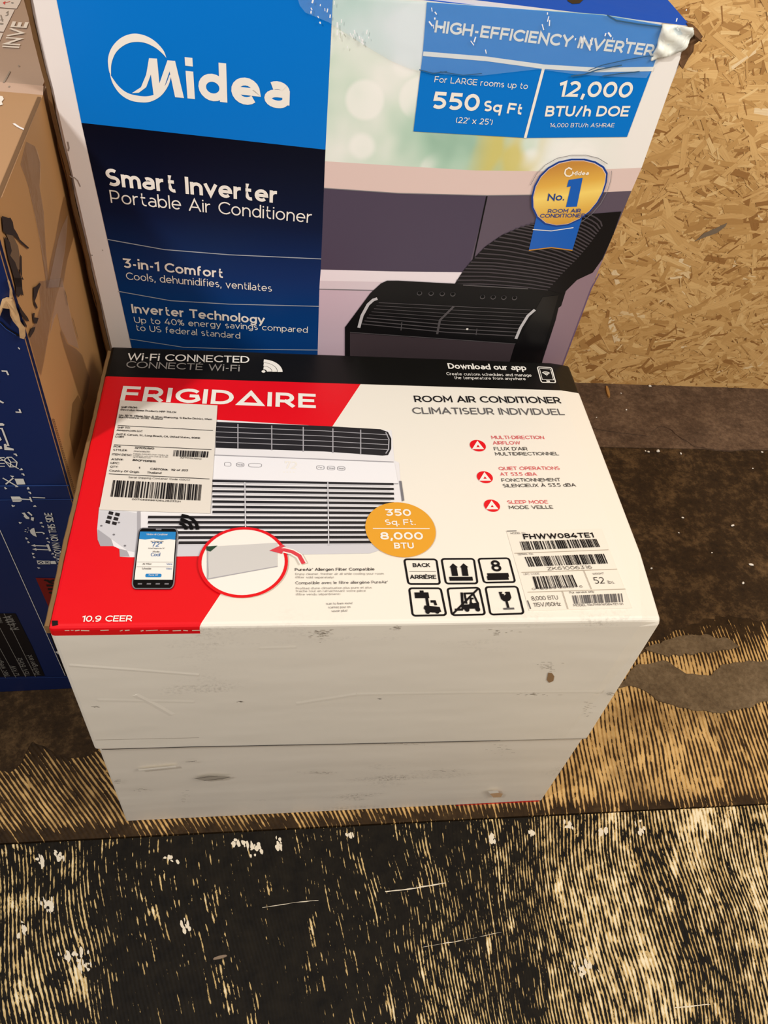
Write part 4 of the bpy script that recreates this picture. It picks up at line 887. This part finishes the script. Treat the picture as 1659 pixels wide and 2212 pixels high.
# blue information panel
p = Print(MF, 3); PB = mat('print_blue_info', (4, 116, 204), .32, .16, bump=.2, bscale=14)
p.poly([(922, 4), (920, 30), (913, 115), (893, 283), (1134, 297), (1354, 295), (1408, 150), (1425, 105), (1434, 54), (1303, 32), (1100, 17)], PB, 0)
p.line([(914, 115), (1050, 126), (1174, 143), (1290, 150), (1411, 148)], .0042, PW, 1); p.line([(1174, 145), (1134, 297)], .0030, PW, 1)
p.text('HIGH-EFFICIENCY INVERTER', c2(485, 112), c2(1250, 196), 26, PW, .2); p.text('For LARGE rooms up to', c2(485, 287), c2(812, 312), 13, PW, .12)
p.text('550', c2(475, 380), c2(640, 390), 37, PW, .2); p.text('Sq Ft', c2(655, 388), c2(792, 402), 23, PW, .2); p.text("(22' x 25')", c2(560, 430), c2(688, 438), 13, PW, .13)
p.text('12,000', c2(918, 338), c2(1175, 342), 34, PW, .19); p.text('BTU/h DOE', c2(873, 408), c2(1165, 408), 23, PW, .2); p.text('14,000 BTU/h ASHRAE', c2(890, 446), c2(1116, 446), 9, PW, .13)
p.done('info_panel', tall, 'blue panel with white efficiency and capacity lettering')
# gold seal with ribbon
k = NT('print_gold'); uv = k.n('UVMap').outputs[0]; uu, vv, _ = k.sep(uv)
k.t.links.new(k.ramp(k.smooth(k.math('MULTIPLY_ADD', uu, -.25, vv), .548, .684), [(0, (196, 136, 48)), (.18, (222, 172, 74)), (.42, (246, 214, 112)), (.58, (226, 176, 76)), (.8, (198, 140, 62)), (1, (206, 146, 66))]), k.b.inputs['Base Color'])
k.b.inputs['Roughness'].default_value = .3; GOLD = k.m; NB = mat('print_seal_blue', (14, 60, 140), .35); RB = mat('print_ribbon_blue', (16, 92, 184), .32)
def ell(cx, cy, pts, n=48):
    a, b = pts; return [(cx+a[0]*math.cos(2*math.pi*i/n)+b[0]*math.sin(2*math.pi*i/n), cy+a[1]*math.cos(2*math.pi*i/n)+b[1]*math.sin(2*math.pi*i/n)) for i in range(n)]
p = Print(MF, 5)
p.poly([(1158, 468), (1257, 468), (1236, 539), (1190, 533), (1142, 539)], RB, 0); p.line([(1142, 539), (1190, 533), (1236, 539)], .0014, GOLD, 1)
def seal(s): return [(1229.5+(x-1229.5)*s, 416+(y-416)*s) for x, y in ((1312, 372), (1310, 392), (1303, 414), (1291, 436), (1274, 456), (1252, 473), (1226, 485), (1200, 488), (1176, 483), (1158, 468), (1148, 447), (1147, 424), (1153, 400), (1165, 378), (1183, 360), (1206, 347), (1234, 341), (1262, 341), (1286, 347), (1304, 358))]
p.poly(seal(1.0), NB, 1); p.poly(seal(.955), PWALL, 2); p.poly(seal(.935), GOLD, 3)
p.line([(1262+math.cos(a)*0, 0) for a in ()] or [(1150, 494), (1190, 497), (1238, 490)], .001, PW, 1)
LOGO = mat('seal_white', (246, 238, 220), .4)
p.line([c4(1278, 100), c4(1262, 92), c4(1246, 102), c4(1242, 120), c4(1250, 132), c4(1266, 134), c4(1280, 126)], .0016, LOGO, 4); p.text('Midea', c4(1276, 130), c4(1360, 128), 8.5, LOGO, .2, 4)
p.line(seal(1.10)[:6], .0006, APD, 0); p.line(seal(1.10)[12:], .0006, APD, 0)
p.text('No.', c4(1155, 256), c4(1238, 254), 15, NB, .17, 4)
p.poly([c4(*a) for a in ((1262, 152), (1331, 142), (1302, 285), (1248, 287), (1272, 184), (1252, 188))], RB, 4)
p.text('ROOM AIR', c4(1157, 316), c4(1320, 314), 8, NB, .16, 4); p.text('CONDITIONER', c4(1118, 340), c4(1341, 338), 8, NB, .16, 4)
p.done('gold_seal', tall, 'round gold seal with a blue ribbon')
# clear tape over the top edge
def tape_mat(name, rgb, alpha, rough, bs, scale):
    m = mat(name, rgb, rough, .6, bump=bs, bscale=scale, alpha=alpha); return m
TAPE = tape_mat('clear_tape', (170, 218, 250), .18, .24, .5, 26)
p = Print(MF, 9)
p.poly([(640, -14), (648, 10), (660, 25), (710, 46), (760, 78), (806, 107), (846, 130), (886, 147), (960, 158), (1039, 161), (1162, 147), (1240, 158), (1316, 163), (1395, 166), (1412, 140), (1436, 100), (1490, 64), (1400, 45), (1303, 30), (1100, 15), (922, 2)], TAPE, 0)
GL_ = mat('painted_tape_glint', (244, 246, 248), .15, .8); CR = mat('painted_crease_shade', (52, 92, 124), .5)  # pale strokes paint glints, dark strokes paint shade in the wrinkles
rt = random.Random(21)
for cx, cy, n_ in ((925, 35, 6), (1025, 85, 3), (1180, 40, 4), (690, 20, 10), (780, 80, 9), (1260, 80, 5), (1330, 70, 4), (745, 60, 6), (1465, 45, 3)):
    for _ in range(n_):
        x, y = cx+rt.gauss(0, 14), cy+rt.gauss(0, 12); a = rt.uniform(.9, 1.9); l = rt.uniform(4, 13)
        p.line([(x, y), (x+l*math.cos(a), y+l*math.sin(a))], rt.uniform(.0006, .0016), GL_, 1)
for pts in ([(1270, 150), (1300, 138), (1345, 128), (1400, 118), (1432, 122)], [(1232, 162), (1262, 158), (1290, 148), (1342, 138)], [(1300, 162), (1340, 156), (1380, 152)], [(905, 148), (935, 156), (965, 152)], [(950, 152), (1000, 160), (1040, 156)], [(1310, 30), (1330, 42), (1380, 50), (1430, 56)]):
    p.line(pts, rt.uniform(.0006, .0013), CR, 1)
p.done('packing_tape', tall, 'wrinkled clear tape across the top edge')
# crumpled upper right corner
rt = random.Random(2); bm = bmesh.new()
P = [MF.at(*a) for a in ((1430, 50), (1494, 56), (1496, 72), (1484, 92), (1470, 108), (1440, 118), (1404, 128), (1418, 96))]
f = bm.faces.new([bm.verts.new(MF.p3(u, v, .004)) for u, v in P]); bmesh.ops.triangulate(bm, faces=[f])
for _ in range(3): bmesh.ops.subdivide_edges(bm, edges=bm.edges[:], cuts=1, use_grid_fill=True)
for v in bm.verts: v.co += MF.N*(rt.uniform(.0, .0009)+.0018*math.sin(v.co.z*420+v.co.x*160)+.0012*math.sin(v.co.x*300))
bmesh.ops.solidify(bm, geom=bm.faces[:], thickness=-0.004)
bmesh.ops.recalc_face_normals(bm, faces=bm.faces[:])
o = link('corner_flap', bm, [mat('flap_white', (228, 230, 220), .4, .5)], tall, smooth=True); o['label'] = 'crumpled white flap at the upper right corner'
bm = bmesh.new()
for px, h0, h1 in (([(1490, 58), (1504, 62), (1516, 74), (1508, 88), (1500, 92), (1497, 112), (1486, 128), (1470, 146), (1466, 132), (1474, 112), (1486, 92)], -.012, .001), ([(1494, 60), (1508, 70), (1512, 86), (1500, 84), (1496, 72)], -.006, .005)):
    P = [MF.at(*a) for a in px]; lo = [bm.verts.new(MF.p3(u, v, h0)) for u, v in P]; hi = [bm.verts.new(MF.p3(u+rt.gauss(0, .001), v+rt.gauss(0, .001), h1+rt.uniform(-.002, .002))) for u, v in P]
    bm.faces.new(hi); bm.faces.new(list(reversed(lo)))
    for a in range(len(P)): bm.faces.new((lo[a-1], lo[a], hi[a], hi[a-1]))
bmesh.ops.recalc_face_normals(bm, faces=bm.faces[:])
o = link('torn_board', bm, [mat('torn_board_brown', (104, 76, 52), .9, .1, mottle=.5, mscale=120)], tall); o['label'] = 'torn brown board at the upper right corner'
# hand hole on top, its dark inside painted as a flat black shape
MTOP = Face(MM, (0, 0, hz), (1, 0, 0), (0, 1, 0)); p = Print(MTOP, 1)
p.poly([(1222, -12), (1226, 3), (1236, 9), (1252, 8), (1262, -2), (1266, -14)], BLACK, 0); p.done('hand_hole_dark', tall, 'hand hole in the blue top, its dark inside painted flat black')
# dents and marks on the white margin
p = Print(MF, 1); DEN = mat('dent_grey', (150, 138, 130), .5)
def c9(x, y): return (x/6.912, 300+y/6.912)
p.line([c9(1040, 545), c9(1065, 570), c9(1110, 575), c9(1160, 620), c9(1200, 710)], .0012, DEN, 0); p.line([c9(1075, 600), c9(1080, 690), c9(1090, 760)], .001, mat('dent_dark', (70, 58, 50), .6), 0); p.disc(*c9(1375, 1735), 1.4, SC2, 0, 8); p.disc(*c9(1535, 1660), 1.2, SC1, 0, 8)
p.done('dent', tall); p = Print(MF, 1)
p.line([c9(1010, 40), c9(1030, 130), c9(1020, 180)], .0016, DEN, 0)
p.done('dent', tall)

# ------------------------------------------------------------------ blue carton on the left
LX, LY, LYAW, LH, LW, LD = -0.03475, 0.21711, 0.02630, 0.80316, 0.62, 0.62
navy = empty('blue_carton', (LX, LY, 0), LYAW, 'navy blue carton with a bare brown taped side, at the left edge of the picture', 'box')
LM = Matrix.Translation((LX, LY, 0)) @ Matrix.Rotation(LYAW, 4, 'Z')
LF = Face(LM, (0, 0, 0), (1, 0, 0), (0, 0, 1)); LS = Face(LM, (0, 0, 0), (0, 1, 0), (0, 0, 1)); LT = Face(LM, (0, 0, LH), (1, 0, 0), (0, 1, 0))
NV = mat('carton_navy', (14, 33, 80), .4, .45, bump=.3, bscale=9); KR = mat('carton_kraft', (178, 132, 82), .62, .3, bump=.2, bscale=14, mottle=.06, mscale=9); TOPM = mat('carton_top_print', (172, 152, 138), .34, .5, mottle=.05, mscale=8, bump=.15, bscale=12)
bm = bmesh.new()
box_bm(bm, [(-LW, 0, 0), (0, 0, 0), (0, LD, 0), (-LW, LD, 0), (-LW, 0, LH), (0, 0, LH), (0, LD, LH), (-LW, LD, LH)])
bmesh.ops.bevel(bm, geom=bm.edges[:], offset=.0025, segments=2, affect='EDGES')
for f in bm.faces:
    f.normal_update(); f.material_index = 0 if f.normal.y < -.5 else (2 if f.normal.z > .5 else 1)
link('carton_body', bm, [NV, KR, TOPM], navy)
p = Print(LT, 1); KT = mat('kraft_taped', (176, 140, 106), .3, .5, bump=.15, bscale=12)
p.poly([(-60, 194), (0, 198), (60, 203), (93, 206), (5, 425), (-20, 460), (-260, 450)], KT, 0); p.poly([(-60, 172), (94, 186), (93, 206), (60, 203), (0, 198), (-60, 194)], mat('tape_edge_pale', (198, 172, 156), .25, .5), 0)
LBL = mat('sticker_white', (232, 226, 218), .45)
for px in ([(-60, -16), (48, -8), (44, 6), (36, 20), (-60, 12)], [(-60, 16), (32, 22), (8, 70), (-60, 66)], [(-60, 70), (7, 73), (-3, 96), (-60, 110)]): p.poly(px, LBL, 1)
p.poly([(6, 8), (12, 4), (11, 12)], PINK, 2); p.line([(10, 8), (22, 5)], .001, PINK, 2); p.disc(27, 8, 3, GREYINK, 2, 10); p.line([(14, 30), (18, 26), (17, 34), (12, 36)], .0014, PALEINK, 2); p.line([(2, 34), (6, 48)], .0014, PALEINK, 2); p.disc(3, 53, 5, PALEINK, 2, 10); p.line([(-8, 46), (8, 44)], .0014, PALEINK, 2)
a = Vector(LT.at(41, 106)); b = Vector(LT.at(62, 50)); d = b-a; L_ = d.length; d.normalize(); p.text2('INVE', a, d, Vector((-d.y, d.x)), L_, .017, PW, .2, 2)
p.poly([(-8, 208), (6, 210), (9, 216), (4, 222), (7, 228), (-8, 232)], PW, 2); p.line([(30, 269), (40, 276), (55, 283)], .0022, GL_, 2)  # the pale tape stroke is a painted glint
for pts in ([(8, 180), (14, 170), (22, 155)], [(19, 190), (21, 187)], [(40, 142), (42, 145)]): p.line(pts, .0014, SC1, 1)
p.done('top_stickers', navy, 'white stickers, tape and lettering on the beige top')
def d8(x, y): return (x/7.375, 600+y/7.373)
p = Print(LS, 1); TP = mat('tape_brown_clear', (136, 104, 80), .22, .6, bump=.5, bscale=40, alpha=.38); TPD = mat('tape_brown_dark', (126, 84, 46), .25, .5, alpha=.42); TPL = mat('painted_tape_sheen', (190, 160, 140), .2, .6, alpha=.32)  # the palest tape colour paints sheen on the strips
p.poly([c9(*a) for a in ((385, 40), (520, 110), (600, 360), (585, 700), (650, 1100), (680, 1650), (730, 2212), (690, 2212), (590, 1500), (520, 1150), (430, 750), (370, 560), (300, 380))], TP, 0)
p.poly([c9(*a) for a in ((950, 850), (1040, 1060), (1100, 1450), (1000, 1800), (930, 2212), (680, 2230), (740, 1850), (820, 1500), (900, 1050))]+[], TPD, 1)
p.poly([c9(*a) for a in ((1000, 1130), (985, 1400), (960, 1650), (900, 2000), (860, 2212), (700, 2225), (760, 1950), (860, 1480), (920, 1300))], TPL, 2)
p.poly([d8(*a) for a in ((610, 60), (980, 0), (890, 300), (800, 700), (700, 1300), (645, 1560), (600, 1480), (470, 1000), (430, 900), (560, 700), (640, 450))], TP, 1)
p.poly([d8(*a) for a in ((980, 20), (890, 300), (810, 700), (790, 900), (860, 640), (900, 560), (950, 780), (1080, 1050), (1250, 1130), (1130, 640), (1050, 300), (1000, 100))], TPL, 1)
p.poly([d8(*a) for a in ((965, 820), (1060, 1050), (1200, 1130), (1300, 1230), (1420, 1600), (1380, 1900), (1320, 2050), (1240, 1840), (1120, 1450), (1010, 1100), (950, 880))], TPD, 2)
p.poly([d8(*a) for a in ((1150, 2000), (1240, 1860), (1340, 2100), (1300, 2500), (1180, 2900), (1100, 2500))], TPD, 0)
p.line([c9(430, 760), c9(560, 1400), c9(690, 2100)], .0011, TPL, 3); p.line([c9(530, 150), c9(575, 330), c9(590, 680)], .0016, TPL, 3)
p.done('side_tape', navy, 'strips of clear brown tape with painted sheen on the bare side')
p = Print(LS, 4); DK = mat('torn_dark', (40, 24, 14), .9); DK2 = mat('torn_mid', (104, 80, 56), .9); CRM = mat('torn_cream', (206, 172, 126), .8)
for px in ([(0, 1150), (60, 1165), (95, 1180), (130, 1175), (165, 1240), (180, 1330), (235, 1420), (270, 1500), (410, 1625), (395, 1642), (290, 1560), (240, 1500), (170, 1440), (60, 1420), (20, 1380)], [(40, 1450), (120, 1540), (150, 1670), (125, 1740), (200, 1840), (235, 1940), (285, 2050), (300, 2212), (220, 2212), (150, 1960), (100, 1800), (60, 1600)], [(275, 1720), (298, 1760), (305, 2050), (330, 2105), (305, 2100), (270, 1960)]):
    p.poly([c9(*a) for a in px], DK, 1); p.done('torn_patch', navy); p = Print(LS, 4)
p.poly([c9(*a) for a in ((60, 1400), (170, 1440), (250, 1600), (270, 1720), (270, 1950), (240, 1950), (200, 1840), (130, 1740), (150, 1670), (120, 1540))], DK2, 0); p.done('torn_patch', navy); p = Print(LS, 4)
for px in ([(190, 0), (320, 0), (330, 180), (350, 285), (300, 260), (270, 310), (230, 260), (220, 120)], [(510, 150), (560, 130), (610, 75), (625, 110), (585, 200), (560, 290), (530, 370), (575, 470), (560, 500), (520, 420), (508, 330)], [(260, 400), (330, 520), (420, 640), (440, 700), (390, 680), (300, 560)], [(495, 560), (530, 560), (520, 630), (590, 640), (560, 730), (510, 720)], [(440, 900), (470, 800), (540, 780), (520, 850), (450, 960)], [(330, 620), (400, 760), (395, 800), (350, 730)]):
    p.poly([d8(*a) for a in px], DK, 1); p.done('torn_patch', navy); p = Print(LS, 4)
p.line([d8(1010, 200), d8(1045, 330), d8(1050, 440)], .0014, DK, 1); p.line([d8(1135, 640), d8(1180, 800), d8(1225, 970)], .001, DK, 1)
for t_ in range(34):
    y = 905+t_*4.8; x = 108+(y-906)*.292+4; p.line([(x, y), (x+3, y+2.6)], .0012, mat('flute_dark', (96, 62, 34), .9), 1)
p.done('crushed_edge', navy, 'dark flutes along the front edge')
# torn lip standing off the front edge
bm = bmesh.new()
for px, face, h in (([(40, 330), (110, 300), (200, 312), (240, 420), (300, 560), (330, 690), (405, 790), (410, 920), (345, 905), (320, 720), (250, 640), (180, 520), (165, 430), (75, 420), (50, 480), (10, 560), (-10, 600), (-10, 500)], LF, .005), ([(130, 0), (160, 60), (200, 200), (205, 290), (165, 300), (160, 180)], LF, .003)):
    P = [face.at(*d8(*a)) for a in px]; lo = [bm.verts.new(face.p3(u, v, .0008)) for u, v in P]; hi = [bm.verts.new(face.p3(u+rt.gauss(0, .0006), v+rt.gauss(0, .0006), h+rt.uniform(-.001, .002))) for u, v in P]
    bm.faces.new(hi)
    for a in range(len(P)): bm.faces.new((lo[a-1], lo[a], hi[a], hi[a-1]))
bmesh.ops.recalc_face_normals(bm, faces=bm.faces[:])
o = link('torn_lip', bm, [mat('torn_lip_tan', (188, 154, 112), .85, .1, mottle=.35, mscale=150)], navy); o['label'] = 'torn tan paper lip on the navy front'
# flute edge strip
p = Print(LT, 1)
p.ribbon2([(-.0004, .004), (-.0004, LD*.37)], .0034, mat('top_edge_brown', (112, 84, 56), .9), 3); p.done('top_edge', navy, 'dark corrugated edge of the top')
# front print
def e6(x, y): return (x/5.529, 760+y/5.53)
def e7(x, y): return (x/5.528, 1100+y/5.53)
p = Print(LF, 1); NW = mat('print_off_white', (206, 204, 196), .5); NR = mat('print_dark_red', (112, 16, 14), .5); NBK = mat('print_near_black', (10, 10, 16), .45); TL = mat('table_text', (120, 118, 112), .5)
p.poly([e7(*a) for a in ((590, 1480), (700, 1420), (1290, 1300), (1480, 1990), (780, 1990))], NBK, 0)
p.line([e7(0, 245), e7(780, 1985)], .0009, NW, 1); p.line([e7(685, 1690), e7(720, 1715), e7(800, 1725), e7(900, 1715)], .0075, NW, 2)
p.done('printed_corner', navy, 'black printed corner beyond a thin pale line')
p = Print(LF, 1)
p.poly([e7(*a) for a in ((425, 815), (700, 820), (1000, 830), (1100, 1180), (580, 1160))], NR, 1)
p.line([e7(530, 838), e7(590, 858), e7(650, 840)], .0035, NBK, 2); p.line([e7(560, 838), e7(600, 872), e7(650, 880)], .0035, NBK, 2); p.line([e7(556, 905), e7(640, 905)], .0045, NBK, 2); p.line([e7(572, 948), e7(650, 948)], .0045, NBK, 2); p.line([e7(590, 985), e7(660, 1010)], .0045, NBK, 2)
p.done('weight_notice', navy, 'dark red block with black lettering')
p = Print(LF, 1)
p.poly([e7(*a) for a in ((-900, 1240), (185, 1240), (385, 1640), (535, 1985), (-560, 2015))], NBK, 1)
for a, b in (((50, 1240), (425, 1995)), ((0, 1410), (310, 2000)), ((0, 1655), (192, 2005)), ((0, 1880), (70, 2010))): p.line([e7(*a), e7(*b)], .0009, TL, 2)
def vt(s, p0, p1, h, m, w=.14, lay=2):
    a, b = Vector(LF.at(*p0)), Vector(LF.at(*p1)); d = b-a; L = d.length; d.normalize(); p.text2(s, a, d, Vector((-d.y, d.x)), L, h, m, w, lay)
vt('R-410A', e7(235, 1430), e7(140, 1262), .012, TL, .2); vt('Refrigerant', e7(485, 1970), e7(380, 1730), .008, TL); vt('115V 60Hz', e7(365, 1980), e7(262, 1768), .008, TL); vt('12 kW', e7(240, 1985), e7(180, 1860), .008, TL); vt('Model', e7(40, 1350), e7(0, 1265), .010, TL); vt('Net weight', e7(120, 1985), e7(0, 1760), .008, TL)
p.done('specification_table', navy, 'black table with pale lines and grey text')
p = Print(LF, 1)
vt('DO NOT LAY DOWN ON THIS SIDE', (149, 1257), e7(622, 38), .0088, NW, .17)
p.done('warning_lettering', navy); p = Print(LF, 1)
# handling symbols, turned on their side
def pl(f_, pts, m, lay=2): p.poly([f_(*a) for a in pts], m, lay)
def ln(f_, pts, w, m=NW, lay=2, closed=False): p.line([f_(*a) for a in pts], w, m, lay, closed)
pl(e7, [(258, 38), (295, 32), (325, 72), (350, 90), (352, 112), (315, 108), (285, 80), (290, 62)], NW); pl(e7, [(325, 30), (345, 22), (390, 62), (380, 76)], NW); pl(e7, [(375, 88), (408, 92), (402, 135), (370, 122)], NW)
p.done('handling_symbol', navy); p = Print(LF, 1)
pl(e7, [(408, 215), (440, 325), (400, 308), (368, 280), (358, 250), (375, 228)], NW); ln(e7, [(428, 270), (505, 270), (528, 280), (520, 292)], .0016)
for a, b in (((300, 235), (318, 238)), ((295, 255), (312, 260)), ((330, 215), (345, 218)), ((340, 240), (352, 244)), ((322, 265), (335, 268))): ln(e7, [a, b], .0012)
for y0, x0 in ((425, 372), (470, 385)): ln(e7, [(x0+40, y0+2), (x0+190, y0+8)], .0017); pl(e7, [(x0, y0), (x0+48, y0-14), (x0+56, y0+18)], NW)
ln(e7, [(568, 412), (600, 495)], .0028)
p.done('handling_symbol', navy); p = Print(LF, 1)
pl(e7, [(602, 612), (660, 610), (675, 648), (610, 648)], NW); ln(e7, [(528, 612), (590, 612), (598, 648), (540, 648)], .001, NW, 2, True); ln(e7, [(548, 622), (578, 622), (582, 638), (552, 638)], .0008, NW, 2, True); ln(e7, [(445, 608), (520, 612), (528, 648), (458, 648)], .001, NW, 2, True); ln(e7, [(445, 608), (528, 648)], .001); ln(e7, [(520, 612), (458, 648)], .001)
p.done('handling_symbol', navy); p = Print(LF, 1)
pl(e6, [(130, 1722), (235, 1722), (262, 1745), (260, 1775), (235, 1785), (155, 1785)], NW); ln(e6, [(262, 1752), (365, 1758)], .0018); ln(e6, [(358, 1728), (380, 1785)], .0018); ln(e6, [(390, 1732), (540, 1738)], .0016)
p.done('handling_symbol', navy); p = Print(LF, 1)
pl(e6, [(175, 1508), (280, 1508), (305, 1575), (205, 1580)], NW); ln(e6, [(35, 1500), (215, 1605)], .0016); ln(e6, [(70, 1575), (160, 1500)], .0016); pl(e6, [(120, 1470), (172, 1478), (150, 1495)], NW); pl(e6, [(180, 1608), (222, 1608), (200, 1588)], NW)
p.done('handling_symbol', navy); p = Print(LF, 1)
ln(e6, [(60, 1275), (90, 1252), (140, 1252), (205, 1310), (195, 1365), (120, 1368), (60, 1300)], .0012, NW, 2, True); ln(e6, [(90, 1255), (130, 1310), (205, 1310)], .0012); ln(e6, [(130, 1310), (125, 1365)], .0012); ln(e6, [(-40, 1240), (225, 1390)], .0012)
for y in (1255, 1290, 1325, 1360): ln(e6, [(-60, y), (20+y*.03, y)], .0011)
p.done('handling_symbol', navy); p = Print(LF, 1)
pl(e6, [(-40, 845), (30, 845), (55, 858), (50, 875), (-40, 875)], NW); ln(e6, [(-40, 908), (25, 908), (102, 1110), (60, 1110)], .0018); pl(e6, [(48, 1095), (72, 1092), (85, 1130), (165, 1150), (168, 1170), (55, 1165)], NW); pl(e6, [(-30, 1115), (20, 1120), (30, 1150), (-30, 1160)], NW); ln(e6, [(-20, 985), (12, 1040), (-20, 1060)], .0016)
p.done('handling_symbol', navy); p = Print(LF, 1)
pl(e6, [(-60, 540), (0, 570), (50, 598), (40, 610), (-10, 590), (-60, 565)], NW)
p.done('handling_symbol', navy); p = Print(LF, 1)
for f_, pts in ((e6, ((22, 222), (80, 225), (102, 270))), (e6, ((188, 712), (248, 716), (232, 675))), (e6, ((165, 1215), (190, 1215), (202, 1238))), (e6, ((235, 1402), (265, 1400), (255, 1385))), (e6, ((258, 1452), (280, 1452), (290, 1472))), (e6, ((322, 1630), (345, 1630), (335, 1610))), (e6, ((340, 1668), (360, 1670), (368, 1690))),
                (e6, ((60, 1610), (68, 1628), (85, 1625))), (e6, ((145, 1822), (155, 1838), (178, 1830))), (e6, ((400, 1838), (425, 1838), (415, 1825))), (e7, ((475, 158), (500, 158), (492, 145))), (e7, ((495, 195), (515, 197), (522, 210))), (e7, ((550, 345), (572, 345), (565, 332))), (e7, ((565, 380), (585, 382), (592, 395))), (e7, ((615, 528), (638, 528), (630, 515))), (e7, ((635, 562), (655, 564), (660, 578))),
                (e7, ((230, 145), (240, 160), (258, 152))), (e7, ((310, 330), (318, 348), (335, 345))), (e7, ((335, 375), (340, 392), (355, 388))), (e7, ((388, 515), (395, 530), (408, 520))), (e7, ((400, 555), (408, 572), (422, 568))), (e7, ((452, 685), (462, 698), (480, 694))), (e6, ((-30, 330), (-10, 345)))):
    ln(f_, pts, .0016); p.done('corner_bracket', navy); p = Print(LF, 1)
pl(d8, [(285, 1105), (300, 1098), (326, 1125), (312, 1135)], NW)
p.done('corner_bracket', navy)
p = Print(LF, 2); FOLD = mat('fold_pale_navy', (40, 70, 132), .4); ln(e6, [(-40, 1596), (820, 1590)], .0016, FOLD, 1); p.done('fold_line', navy); p = Print(LF, 2); ln(e6, [(-40, 1765), (880, 1755)], .0012, FOLD, 1); p.done('fold_line', navy); p = Print(LF, 2); ln(e7, [(-40, 2008), (790, 1998), (1470, 1990)], .001, FOLD, 3)
p.done('fold_line', navy); p = Print(LF, 2)
p.line([d8(0, 690), d8(100, 790), d8(260, 890), d8(400, 945)], .0022, NBK, 1); p.line([d8(0, 705), d8(100, 805), d8(260, 905)], .0008, FOLD, 2)
p.done('fold_line', navy, 'curved crease below the torn corner')
